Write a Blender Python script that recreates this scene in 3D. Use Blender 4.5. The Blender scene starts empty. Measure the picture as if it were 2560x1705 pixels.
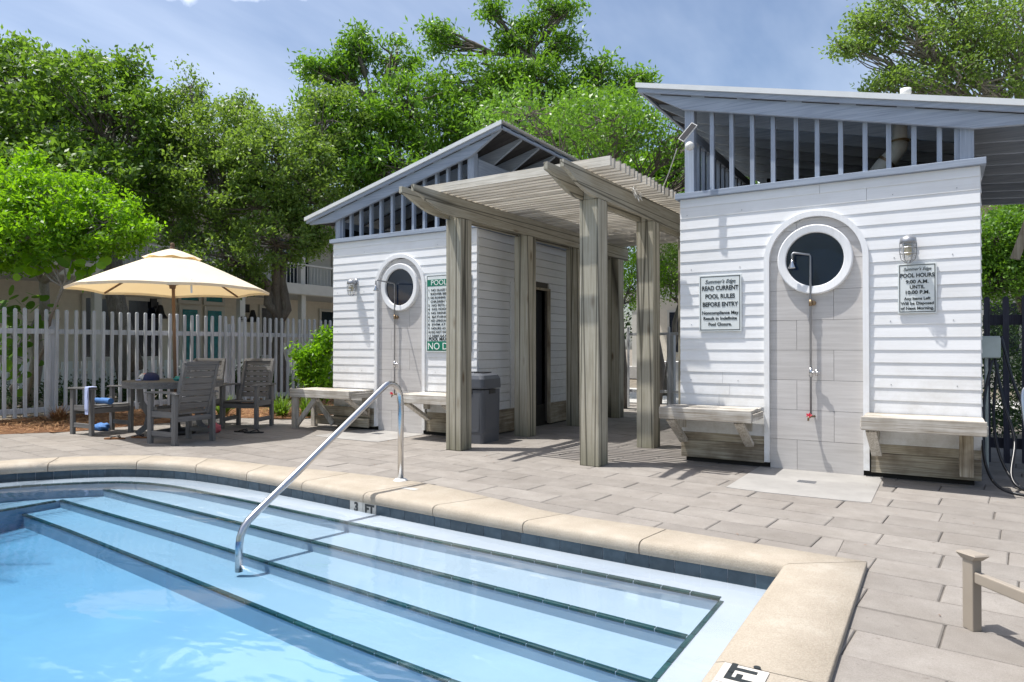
import bpy, bmesh, math, random
import numpy as np
from mathutils import Vector, Matrix
from mathutils.geometry import tessellate_polygon
R = math.radians
random.seed(7)
rng = np.random.default_rng(11)
scene = bpy.context.scene
COL = scene.collection

# ------------------------------------------------------------------ camera
YAW, PITCH, CZ = R(31.806), R(.509), 1.2
cam_d = bpy.data.cameras.new('camera')
cam = bpy.data.objects.new('camera', cam_d)
COL.objects.link(cam)
cam_d.sensor_width = 36
cam_d.lens = 36 * 1715 / 2560
cam_d.clip_end = 2000
cam.location = (0, 0, CZ)
cam.rotation_euler = (R(90) + PITCH, 0, YAW)
scene.camera = cam

# ------------------------------------------------------------------ light
SUNV = Vector((-.32, -.18, 1)).normalized()          # towards the sun
world = bpy.data.worlds.new('World')
scene.world = world
world.use_nodes = True
wn, wl = world.node_tree.nodes, world.node_tree.links
wn.clear()
w_out = wn.new('ShaderNodeOutputWorld')
w_bg = wn.new('ShaderNodeBackground')
w_bg.inputs[1].default_value = .134
sky = wn.new('ShaderNodeTexSky')
sky.sky_type = 'NISHITA'
sky.sun_disc = False
sky.sun_elevation = math.asin(SUNV.z)
sky.sun_rotation = math.atan2(SUNV.x, SUNV.y)
sky.air_density = 1.0
sky.dust_density = 2.6
sky.ozone_density = 1.6
w_co = wn.new('ShaderNodeTexCoord')


def wmath(op, a, b=None, c=None, clamp=False):
    n = wn.new('ShaderNodeMath')
    n.operation = op
    n.use_clamp = clamp
    for i, v in enumerate((a, b, c)):
        if v is None:
            continue
        if isinstance(v, (int, float)):
            n.inputs[i].default_value = v
        else:
            wl.new(v, n.inputs[i])
    return n.outputs[0]


# thin wisps everywhere plus fair-weather clouds: noise on the direction, flattened
w_sep = wn.new('ShaderNodeSeparateXYZ')
wl.new(w_co.outputs['Generated'], w_sep.inputs[0])
zc_ = wmath('ADD', wmath('MAXIMUM', w_sep.outputs[2], 0.0), .12)
w_cmb = wn.new('ShaderNodeCombineXYZ')
wl.new(wmath('DIVIDE', w_sep.outputs[0], zc_), w_cmb.inputs[0])
wl.new(wmath('DIVIDE', w_sep.outputs[1], zc_), w_cmb.inputs[1])
w_map = wn.new('ShaderNodeMapping')
w_map.inputs['Scale'].default_value = (.9, .35, 1)
w_map.inputs['Rotation'].default_value = (0, 0, R(70))
wl.new(w_cmb.outputs[0], w_map.inputs[0])
w_n1 = wn.new('ShaderNodeTexNoise')
w_n1.inputs['Scale'].default_value = 1.3
w_n1.inputs['Detail'].default_value = 6
w_n1.inputs['Roughness'].default_value = .55
wl.new(w_map.outputs[0], w_n1.inputs['Vector'])
w_r1 = wn.new('ShaderNodeValToRGB')
w_r1.color_ramp.elements[0].position = .42
w_r1.color_ramp.elements[1].position = .80
w_r1.color_ramp.elements[1].color = (.18, .18, .18, 1)
wl.new(w_n1.outputs[0], w_r1.inputs[0])
# a cumulus bank high above the left of the view (the pool mirrors it)
az, el = R(90 + 31.8 + 22), R(43.5)
cdir = Vector((math.cos(az) * math.cos(el), math.sin(az) * math.cos(el), math.sin(el)))
w_dot = wn.new('ShaderNodeVectorMath')
w_dot.operation = 'DOT_PRODUCT'
wl.new(w_co.outputs['Generated'], w_dot.inputs[0])
w_dot.inputs[1].default_value = cdir
w_n2 = wn.new('ShaderNodeTexNoise')
w_n2.inputs['Scale'].default_value = 4.5
w_n2.inputs['Detail'].default_value = 7
wl.new(w_co.outputs['Generated'], w_n2.inputs['Vector'])
w_v = wmath('ADD', w_dot.outputs['Value'], wmath('MULTIPLY', wmath('SUBTRACT', w_n2.outputs[0], .5), .16))
w_mr = wn.new('ShaderNodeMapRange')
w_mr.inputs[1].default_value = .948
w_mr.inputs[2].default_value = .972
wl.new(w_v, w_mr.inputs[0])
w_mask = wmath('MAXIMUM', w_mr.outputs[0], w_r1.outputs[0])
w_mix = wn.new('ShaderNodeMixRGB')
wl.new(w_mask, w_mix.inputs[0])
wl.new(sky.outputs[0], w_mix.inputs[1])
w_mix.inputs[2].default_value = (16.5, 17, 17.4, 1)
wl.new(w_mix.outputs[0], w_bg.inputs[0])
wl.new(w_bg.outputs[0], w_out.inputs[0])

sun_d = bpy.data.lights.new('sun', 'SUN')
sun_d.energy = 4.9
sun_d.angle = R(.5)
sun_d.color = (1, .965, .91)
sun = bpy.data.objects.new('sun', sun_d)
COL.objects.link(sun)
sun.rotation_euler = (-SUNV).to_track_quat('-Z', 'Y').to_euler()
sun.location = (-10, -6, 30)

scene.view_settings.view_transform = 'Standard'
scene.view_settings.look = 'None'
scene.view_settings.gamma = 1
scene.view_settings.use_curve_mapping = False
scene.view_settings.exposure = 0.40
try:
    scene.cycles.transparent_max_bounces = 24
    scene.cycles.max_bounces = 8
except Exception:
    pass


# ------------------------------------------------------------------ materials
class NT:
    def __init__(s, name):
        s.m = bpy.data.materials.new(name)
        s.m.use_nodes = True
        s.n, s.l = s.m.node_tree.nodes, s.m.node_tree.links
        s.b = s.n['Principled BSDF']
        s.out = s.n['Material Output']

    def new(s, t, **kw):
        n = s.n.new(t)
        for k, v in kw.items():
            if hasattr(n, k) and not k[0].isupper():
                setattr(n, k, v)
            else:
                n.inputs[k.replace('_', ' ')].default_value = v
        return n

    def link(s, a, b):
        s.l.new(a, b)

    def ramp(s, fac, stops):
        r = s.n.new('ShaderNodeValToRGB')
        els = r.color_ramp.elements
        while len(els) < len(stops):
            els.new(.5)
        for e, (p, c) in zip(els, stops):
            e.position = p
            e.color = (*c, 1) if len(c) == 3 else c
        s.link(fac, r.inputs[0])
        return r.outputs[0]

    def coord(s, scale=(1, 1, 1), rnd=True, kind='Object'):
        t = s.n.new('ShaderNodeTexCoord')
        v = t.outputs[kind]
        if rnd:
            oi = s.n.new('ShaderNodeObjectInfo')
            mu = s.n.new('ShaderNodeMath')
            mu.operation = 'MULTIPLY'
            s.link(oi.outputs['Random'], mu.inputs[0])
            mu.inputs[1].default_value = 53
            ad = s.n.new('ShaderNodeVectorMath')
            ad.operation = 'ADD'
            s.link(v, ad.inputs[0])
            s.link(mu.outputs[0], ad.inputs[1])
            v = ad.outputs[0]
        m = s.n.new('ShaderNodeMapping')
        m.inputs['Scale'].default_value = scale
        s.link(v, m.inputs[0])
        return m.outputs[0]

    def noise(s, vec, scale, detail=4, rough=.5, dist=0):
        n = s.n.new('ShaderNodeTexNoise')
        n.inputs['Scale'].default_value = scale
        n.inputs['Detail'].default_value = detail
        n.inputs['Roughness'].default_value = rough
        n.inputs['Distortion'].default_value = dist
        s.link(vec, n.inputs['Vector'])
        return n.outputs[0]

    def mix(s, fac, a, b, mode='MIX'):
        n = s.n.new('ShaderNodeMixRGB')
        n.blend_type = mode
        for i, v in enumerate((fac, a, b)):
            if isinstance(v, (int, float)):
                n.inputs[i].default_value = v
            elif isinstance(v, tuple):
                n.inputs[i].default_value = (*v, 1)
            else:
                s.link(v, n.inputs[i])
        return n.outputs[0]

    def color(s, v):
        if isinstance(v, tuple):
            s.b.inputs['Base Color'].default_value = (*v, 1)
        else:
            s.link(v, s.b.inputs['Base Color'])

    def bump(s, h, strength=.3, dist=.01):
        n = s.n.new('ShaderNodeBump')
        n.inputs['Strength'].default_value = strength
        n.inputs['Distance'].default_value = dist
        s.link(h, n.inputs['Height'])
        s.link(n.outputs[0], s.b.inputs['Normal'])

    def rand(s, lo, hi):
        oi = s.n.new('ShaderNodeObjectInfo')
        mr = s.n.new('ShaderNodeMapRange')
        s.link(oi.outputs['Random'], mr.inputs[0])
        mr.inputs[3].default_value = lo
        mr.inputs[4].default_value = hi
        return mr.outputs[0]


def plain(name, c, rough=.6, metal=0, var=.12, nscale=6, bump=.05, spec=.5):
    t = NT(name)
    v = t.coord()
    n = t.noise(v, nscale, 5, .6)
    lo = tuple(max(0, x * (1 - var)) for x in c)
    hi = tuple(min(1, x * (1 + var)) for x in c)
    t.color(t.ramp(n, [(.3, lo), (.7, hi)]))
    t.b.inputs['Roughness'].default_value = rough
    t.b.inputs['Metallic'].default_value = metal
    t.b.inputs['Specular IOR Level'].default_value = spec
    if bump:
        t.bump(t.noise(v, nscale * 12, 3), bump, .004)
    return t.m


def wood(name, axis, c_lo, c_hi, c_dark, rough=.8, grain=1.0, blotch=.5, rvar=.12, crack=.0):
    """long grained timber; axis = direction of the grain"""
    t = NT(name)
    sc = [14, 14, 14]
    sc['xyz'.index(axis)] = .7
    v = t.coord(tuple(sc))
    g = t.noise(v, 3.2, 6, .62, .6)
    sc2 = [60, 60, 60]
    sc2['xyz'.index(axis)] = 1.2
    g2 = t.noise(t.coord(tuple(sc2)), 1.6, 3, .5)
    base = t.ramp(g, [(.28, c_dark), (.45, c_lo), (.68, c_hi)])
    base = t.mix(.35, base, t.ramp(g2, [(.35, c_dark), (.6, c_hi)]), 'MIX')
    bl = t.noise(t.coord((1, 1, 1)), 2.2, 4, .6)
    base = t.mix(t.ramp(bl, [(.42, (0, 0, 0)), (.75, (blotch,) * 3)]), base, c_dark)
    br = t.rand(1 - rvar, 1 + rvar)
    cb = t.n.new('ShaderNodeCombineColor')
    for i in range(3):
        t.link(br, cb.inputs[i])
    base = t.mix(1, base, cb.outputs[0], 'MULTIPLY')
    if crack:
        sc3 = [7, 7, 7]
        sc3['xyz'.index(axis)] = .10
        vo = t.n.new('ShaderNodeTexVoronoi')
        vo.feature = 'DISTANCE_TO_EDGE'
        vo.inputs['Scale'].default_value = 1.1
        t.link(t.coord(tuple(sc3)), vo.inputs['Vector'])
        sc4 = [5, 5, 5]
        sc4['xyz'.index(axis)] = 1.5
        kn_ = t.n.new('ShaderNodeTexVoronoi')
        kn_.inputs['Scale'].default_value = 1.0
        t.link(t.coord(tuple(sc4)), kn_.inputs['Vector'])
        base = t.mix(t.ramp(kn_.outputs[0], [(.05, (.85,) * 3), (.10, (.35,) * 3), (.16, (0, 0, 0))]), base, (.13, .085, .045))
        gp = t.n.new('ShaderNodeNewGeometry')
        sx_ = t.n.new('ShaderNodeSeparateXYZ')
        t.link(gp.outputs['Position'], sx_.inputs[0])
        dm = t.n.new('ShaderNodeMapRange')
        t.link(sx_.outputs[2], dm.inputs[0])
        dm.inputs[1].default_value = .35
        dm.inputs[2].default_value = .0
        dm.inputs[4].default_value = .55
        base = t.mix(dm.outputs[0], base, (.15, .15, .095))
        base = t.mix(t.ramp(vo.outputs[0], [(.0, (crack,) * 3), (.055, (0, 0, 0))]), base, tuple(x * .18 for x in c_dark))
    t.color(base)
    t.b.inputs['Roughness'].default_value = rough
    t.b.inputs['Specular IOR Level'].default_value = .25
    h = t.mix(.5, g, g2)
    t.bump(h, .45 * grain, .006)
    return t.m


M = {}
for ax in 'xyz':
    M['pine_' + ax] = wood('weathered_pine_' + ax, ax, (.375, .35, .28), (.50, .47, .39), (.255, .23, .17), crack=.9, rvar=.10, blotch=.4, grain=.8)
    M['slat_' + ax] = wood('bleached_slat_' + ax, ax, (.53, .49, .42), (.66, .62, .55), (.30, .265, .21), rvar=.22, blotch=.4)
    M['blue_' + ax] = wood('blue_grey_paint_' + ax, ax, (.30, .35, .43), (.37, .42, .50), (.21, .245, .31), grain=.5, blotch=.25, rvar=.05)
    M['bench_' + ax] = wood('peeling_bench_' + ax, ax, (.47, .44, .39), (.72, .70, .66), (.20, .16, .11), rvar=.14, blotch=.8)
    M['skirt_' + ax] = wood('stained_skirt_' + ax, ax, (.38, .33, .24), (.58, .53, .43), (.10, .07, .045), rvar=.15, blotch=.9)
    M['furn_' + ax] = wood('grey_furniture_' + ax, ax, (.16, .157, .155), (.215, .21, .205), (.10, .098, .096), grain=.35, blotch=.2, rvar=.06)


def white_paint(name, c=(.80, .81, .825), axis='x'):
    t = NT(name)
    sc = [30, 30, 30]
    sc['xyz'.index(axis)] = 1
    g = t.noise(t.coord(tuple(sc)), 1.5, 4, .6)
    b = t.noise(t.coord((1, 1, 1)), 1.4, 5, .65)
    lo = tuple(x * .93 for x in c)
    base = t.ramp(g, [(.3, lo), (.6, c)])
    base = t.mix(t.ramp(b, [(.50, (0, 0, 0)), (.8, (.30,) * 3)]), base, (.50, .48, .43))
    gp = t.n.new('ShaderNodeNewGeometry')
    sx_ = t.n.new('ShaderNodeSeparateXYZ')
    t.link(gp.outputs['Position'], sx_.inputs[0])
    mg = t.n.new('ShaderNodeMapRange')
    t.link(sx_.outputs[2], mg.inputs[0])
    mg.inputs[1].default_value = 1.3
    mg.inputs[2].default_value = .3
    gn = t.noise(gp.outputs['Position'], 5, 6, .75)
    mm = t.n.new('ShaderNodeMath')
    mm.operation = 'MULTIPLY'
    t.link(mg.outputs[0], mm.inputs[0])
    t.link(t.ramp(gn, [(.42, (0, 0, 0)), (.7, (.55,) * 3)]), mm.inputs[1])
    base = t.mix(mm.outputs[0], base, (.44, .41, .35))
    br = t.rand(.95, 1.03)
    cb = t.n.new('ShaderNodeCombineColor')
    for i in range(3):
        t.link(br, cb.inputs[i])
    t.color(t.mix(1, base, cb.outputs[0], 'MULTIPLY'))
    t.b.inputs['Roughness'].default_value = .55
    t.bump(g, .12, .003)
    return t.m


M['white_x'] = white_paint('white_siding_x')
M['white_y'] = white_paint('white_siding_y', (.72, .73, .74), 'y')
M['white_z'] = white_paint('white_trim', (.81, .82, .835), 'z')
M['roof_metal'] = plain('white_roof_metal', (.72, .73, .72), .35, .2, .05)
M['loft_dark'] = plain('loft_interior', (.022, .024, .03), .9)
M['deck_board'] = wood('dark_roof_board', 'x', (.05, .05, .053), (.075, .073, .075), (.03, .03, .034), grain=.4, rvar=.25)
M['siding_back'] = plain('siding_backing', (.10, .09, .08), .9)
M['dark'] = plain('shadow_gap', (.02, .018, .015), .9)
M['black_door'] = plain('dark_door_paint', (.018, .02, .025), .6)
M['stucco'] = plain('beige_house_wall', (.66, .61, .52), .8, var=.06)
M['cream'] = plain('cream_house_trim', (.55, .535, .49), .6, var=.04)
M['teal_glass'] = plain('teal_door_glass', (.02, .20, .22), .15, var=.3)
M['chrome'] = plain('polished_steel', (.56, .56, .57), .22, 1, .04, bump=0)
M['galv'] = plain('galvanised_pipe', (.30, .31, .33), .4, .85, .1)
M['brass'] = plain('aged_brass', (.28, .2, .12), .45, .8)
M['red'] = plain('red_tap_handle', (.55, .01, .04), .4)
M['black'] = plain('black_rubber', (.012, .012, .014), .4)
M['hose'] = plain('black_hose', (.010, .011, .014), .3)
M['bin_body'] = plain('grey_plastic_bin', (.085, .092, .108), .5, var=.05)
M['bin_lid'] = plain('grey_plastic_lid', (.08, .088, .105), .42, var=.05)
M['sign_white'] = plain('sign_face', (.70, .74, .74), .35, var=.04)
M['sign_black'] = plain('sign_ink', (.015, .02, .022), .5)
M['sign_green'] = plain('sign_green', (.0, .17, .10), .4, var=.05)
M['sign_text_white'] = plain('sign_text_white', (.8, .84, .82), .4, var=.02)
M['pvc'] = plain('old_vent_pipe', (.55, .54, .50), .5, var=.2)
M['plate_grey'] = plain('grey_box_paint', (.36, .42, .42), .5)
M['tan'] = plain('tan_lounger_frame', (.30, .26, .215), .45, var=.05)
M['tan_cloth'] = plain('tan_sling_cloth', (.3, .25, .2), .8)
M['canopy'] = None
M['umb_pole'] = wood('umbrella_pole_wood', 'z', (.17, .105, .07), (.24, .16, .11), (.09, .055, .035), grain=.4)
M['fence'] = wood('pale_blue_fence_paint', 'z', (.58, .60, .635), (.68, .69, .71), (.36, .36, .36), grain=.5, blotch=.4, rvar=.08)
M['fence_dark'] = wood('shade_toned_fence_paint', 'z', (.035, .037, .055), (.055, .058, .08), (.018, .018, .026), grain=.5)  # fence tone lowered, its shade is put into the colour
M['picket'] = plain('white_picket_paint', (.74, .75, .73), .6, var=.05)
M['cloth_blue'] = plain('blue_cloth', (.06, .17, .42), .8)
M['cloth_pale'] = plain('pale_blue_cloth', (.45, .52, .78), .85)
M['cloth_teal'] = plain('teal_cloth', (.04, .28, .26), .8)
M['cloth_pink'] = plain('pink_cloth', (.6, .14, .16), .8)
M['cloth_navy'] = plain('navy_cloth', (.02, .03, .10), .8)
M['leather'] = plain('brown_sandal_leather', (.20, .085, .03), .6)
M['terracotta'] = plain('terracotta_pot', (.40, .14, .08), .8)
M['planter_white'] = plain('white_planter', (.7, .7, .68), .6)
M['lamp_metal'] = plain('cast_lamp_metal', (.33, .34, .36), .42, .7)
M['amber'] = plain('amber_bulb', (.55, .42, .15), .3)


def glassy(name, c, rough=.05, alpha=None):
    t = NT(name)
    t.color(c)
    t.b.inputs['Roughness'].default_value = rough
    t.b.inputs['Specular IOR Level'].default_value = .5
    if alpha is not None:
        t.b.inputs['Alpha'].default_value = alpha
    return t.m


M['window'] = glassy('dark_window_glass', (.004, .010, .026), .09)
M['lamp_glass'] = glassy('lamp_jar_glass', (.6, .62, .62), .08, .35)


def canopy_mat():
    t = NT('cream_canopy_cloth')
    g = t.noise(t.coord((1, 1, 1)), 3, 4)
    t.color(t.ramp(g, [(.3, (.80, .72, .56)), (.7, (.86, .78, .62))]))
    t.b.inputs['Roughness'].default_value = .9
    tr = t.n.new('ShaderNodeBsdfTranslucent')
    tr.inputs[0].default_value = (.86, .62, .30, 1)
    mx = t.n.new('ShaderNodeMixShader')
    mx.inputs[0].default_value = .30
    t.link(t.b.outputs[0], mx.inputs[1])
    t.link(tr.outputs[0], mx.inputs[2])
    t.link(mx.outputs[0], t.out.inputs[0])
    t.bump(t.noise(t.coord((1, 1, 1)), 250, 2), .08, .002)
    return t.m


M['canopy'] = canopy_mat()


def tile_mat():
    t = NT('striated_grey_tile')
    g = t.noise(t.coord((1.5, 20, 26)), 1.6, 5, .6)
    base = t.ramp(g, [(.3, (.47, .45, .435)), (.55, (.54, .52, .505)), (.75, (.59, .57, .555))])
    br = t.rand(.95, 1.05)
    cb = t.n.new('ShaderNodeCombineColor')
    for i in range(3):
        t.link(br, cb.inputs[i])
    t.color(t.mix(1, base, cb.outputs[0], 'MULTIPLY'))
    t.b.inputs['Roughness'].default_value = .55
    t.b.inputs['Specular IOR Level'].default_value = .3
    return t.m


M['tile'] = tile_mat()


def paver_mat():
    t = NT('concrete_paver')
    v = t.coord((1, 1, 1), kind='Object')
    n = t.noise(v, 5, 6, .65)
    f = t.noise(v, 210, 3, .7)
    n3 = t.noise(v, 1.1, 4, .6)
    base = t.ramp(n, [(.3, (.178, .158, .138)), (.5, (.215, .194, .172)), (.72, (.262, .24, .215))])
    base = t.mix(.22, base, t.ramp(f, [(.3, (.17, .16, .15)), (.7, (.52, .50, .48))]))
    base = t.mix(t.ramp(n3, [(.55, (0, 0, 0)), (.8, (.35,) * 3)]), base, (.25, .225, .20))
    tc = t.n.new('ShaderNodeNewGeometry')
    wst = t.noise(tc.outputs['Position'], .9, 6, .7, .6)
    base = t.mix(t.ramp(wst, [(.50, (0, 0, 0)), (.72, (.45,) * 3)]), base, (.15, .13, .11))
    wsp = t.noise(tc.outputs['Position'], 16, 2, .5)
    base = t.mix(t.ramp(wsp, [(.70, (0, 0, 0)), (.76, (.6,) * 3)]), base, (.12, .10, .085))
    br = t.rand(.90, 1.08)
    cb = t.n.new('ShaderNodeCombineColor')
    for i in range(3):
        t.link(br, cb.inputs[i])
    t.color(t.mix(1, base, cb.outputs[0], 'MULTIPLY'))
    t.b.inputs['Roughness'].default_value = .85
    t.b.inputs['Specular IOR Level'].default_value = .2
    t.bump(f, .5, .004)
    return t.m


M['paver'] = paver_mat()


def coping_mat():
    t = NT('sandy_coping_concrete')
    v = t.coord((1, 1, 1))
    n = t.noise(v, 3.5, 6, .65)
    f = t.noise(v, 130, 4, .75)
    base = t.ramp(n, [(.3, (.31, .265, .205)), (.55, (.385, .335, .27)), (.75, (.48, .44, .375))])
    base = t.mix(.3, base, t.ramp(f, [(.3, (.19, .155, .115)), (.7, (.60, .54, .45))]))
    t.color(base)
    t.b.inputs['Roughness'].default_value = .75
    t.b.inputs['Specular IOR Level'].default_value = .35
    t.bump(f, .8, .006)
    return t.m


M['coping'] = coping_mat()


def pool_tile(name, c1, c2, rough=.25):
    t = NT(name)
    v = t.coord((1, 1, 1))
    n = t.noise(v, 14, 5, .6)
    base = t.ramp(n, [(.3, c1), (.7, c2)])
    br = t.rand(.75, 1.25)
    cb = t.n.new('ShaderNodeCombineColor')
    for i in range(3):
        t.link(br, cb.inputs[i])
    t.color(t.mix(1, base, cb.outputs[0], 'MULTIPLY'))
    t.b.inputs['Roughness'].default_value = rough
    return t.m


M['pool_tile'] = pool_tile('slate_blue_pool_tile', (.022, .045, .065), (.05, .08, .105))
M['nosing'] = pool_tile('dark_green_nosing_tile', (.004, .028, .028), (.010, .05, .047))
M['depth_tile'] = pool_tile('pale_depth_tile', (.50, .48, .44), (.58, .56, .52))


def plaster_mat():
    t = NT('pool_plaster')
    v = t.coord((1, 1, 1), rnd=False)
    n = t.noise(v, 1.8, 5, .6)
    t.color(t.ramp(n, [(.3, (.335, .375, .435)), (.7, (.385, .42, .475))]))
    t.b.inputs['Roughness'].default_value = .8
    return t.m


M['plaster'] = plaster_mat()


def water_mat():
    t = NT('pool_water')
    co = t.n.new('ShaderNodeTexCoord')
    mp = t.n.new('ShaderNodeMapping')
    mp.inputs['Scale'].default_value = (1.0, 1.9, 1)
    mp.inputs['Rotation'].default_value = (0, 0, R(18))
    t.link(co.outputs['Object'], mp.inputs[0])
    n1 = t.noise(mp.outputs[0], 1.5, 3, .45, .3)
    n2 = t.noise(mp.outputs[0], 9, 3, .5)
    # heights in metres: a slow swell across the pool, ripples, fine chop
    def mt(op, a, b=0.0):
        n = t.n.new('ShaderNodeMath')
        n.operation = op
        for i, v in enumerate((a, b)):
            if isinstance(v, (int, float)):
                n.inputs[i].default_value = v
            else:
                t.link(v, n.inputs[i])
        return n.outputs[0]
    dt = t.n.new('ShaderNodeVectorMath')
    dt.operation = 'DOT_PRODUCT'
    t.link(co.outputs['Object'], dt.inputs[0])
    dt.inputs[1].default_value = (-.46, .89, 0)
    sw_ = mt('COSINE', mt('MULTIPLY', mt('SUBTRACT', mt('ADD', dt.outputs['Value'], mt('MULTIPLY', n1, .35)), 2.30), 2 * math.pi / 2.5))
    h = mt('ADD', mt('MULTIPLY', sw_, -.020), mt('ADD', mt('MULTIPLY', n1, .007), mt('MULTIPLY', n2, .0006)))
    bp = t.n.new('ShaderNodeBump')
    bp.inputs['Strength'].default_value = 1
    bp.inputs['Distance'].default_value = 1
    t.link(h, bp.inputs['Height'])
    gl = t.n.new('ShaderNodeBsdfGlossy')
    gl.inputs['Roughness'].default_value = .055
    t.link(bp.outputs[0], gl.inputs['Normal'])
    tr = t.n.new('ShaderNodeBsdfTransparent')
    fr = t.n.new('ShaderNodeFresnel')
    fr.inputs['IOR'].default_value = 1.33
    t.link(bp.outputs[0], fr.inputs['Normal'])
    mx = t.n.new('ShaderNodeMixShader')
    t.link(fr.outputs[0], mx.inputs[0])
    t.link(tr.outputs[0], mx.inputs[1])
    t.link(gl.outputs[0], mx.inputs[2])
    t.link(mx.outputs[0], t.out.inputs['Surface'])
    ab = t.n.new('ShaderNodeVolumeAbsorption')
    ab.inputs['Color'].default_value = (.08, .68, .94, 1)
    ab.inputs['Density'].default_value = .80
    t.link(ab.outputs[0], t.out.inputs['Volume'])
    t.n.remove(t.b)
    return t.m


M['water'] = water_mat()


def leaf_mat(name, dark, light, trans=.45, gloss=.45):
    t = NT(name)
    ge = t.n.new('ShaderNodeNewGeometry')
    v = t.coord((1, 1, 1), rnd=False)
    n = t.noise(v, .9, 3, .5)
    base = t.ramp(ge.outputs['Random Per Island'], [(0, dark), (.6, tuple((a + b) / 2 for a, b in zip(dark, light))), (1, light)])
    base = t.mix(t.ramp(n, [(.35, (0, 0, 0)), (.7, (.5,) * 3)]), base, light)
    t.color(base)
    t.b.inputs['Roughness'].default_value = gloss
    t.b.inputs['Specular IOR Level'].default_value = .5
    tr = t.n.new('ShaderNodeBsdfTranslucent')
    yl = t.mix(.5, base, (light[0] * 1.8, light[1] * 1.8, light[2] * .6))
    t.link(yl, tr.inputs[0])
    mx = t.n.new('ShaderNodeMixShader')
    mx.inputs[0].default_value = trans
    t.link(t.b.outputs[0], mx.inputs[1])
    t.link(tr.outputs[0], mx.inputs[2])
    t.link(mx.outputs[0], t.out.inputs[0])
    return t.m


M['leaf_oak'] = leaf_mat('oak_leaves', (.018, .06, .01), (.165, .29, .04), .45, .48)
M['leaf_olive'] = leaf_mat('fine_olive_leaves', (.028, .075, .016), (.20, .31, .065), .45, .48)
M['leaf_bright'] = leaf_mat('bright_green_leaves', (.018, .075, .010), (.17, .33, .035), .40, .42)
M['leaf_lime'] = leaf_mat('lime_green_leaves', (.04, .13, .008), (.22, .42, .015), .5)
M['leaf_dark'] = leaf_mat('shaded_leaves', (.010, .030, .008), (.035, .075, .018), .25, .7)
M['grass'] = leaf_mat('strap_leaves', (.03, .08, .01), (.15, .26, .03), .4)
M['straw'] = plain('pine_straw', (.33, .18, .08), .9, var=.4)
M['bark'] = wood('dark_bark', 'z', (.14, .12, .10), (.22, .20, .175), (.06, .05, .042), grain=1.2)
M['bark_pale'] = wood('pale_grey_bark', 'z', (.26, .24, .21), (.36, .34, .30), (.15, .13, .11), grain=1.2)


def mulch_mat():
    t = NT('pine_straw_bed')
    v = t.coord((1, 1, 1), rnd=False)
    n = t.noise(v, 60, 5, .75, 1.5)
    t.color(t.ramp(n, [(.3, (.08, .035, .015)), (.5, (.23, .105, .045)), (.7, (.38, .21, .10))]))
    t.b.inputs['Roughness'].default_value = .95
    t.bump(n, 1, .03)
    return t.m


M['mulch'] = mulch_mat()
M['soil'] = plain('sandy_soil', (.17, .145, .11), .95, var=.35, nscale=2.5, bump=.5)
M['joint'] = plain('sandy_joint', (.12, .108, .095), .95, var=.3, nscale=9)
M['pad'] = plain('smooth_shower_slab', (.30, .29, .275), .6, var=.16, nscale=3)
M['path'] = plain('pale_concrete_path', (.42, .41, .39), .9)


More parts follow.
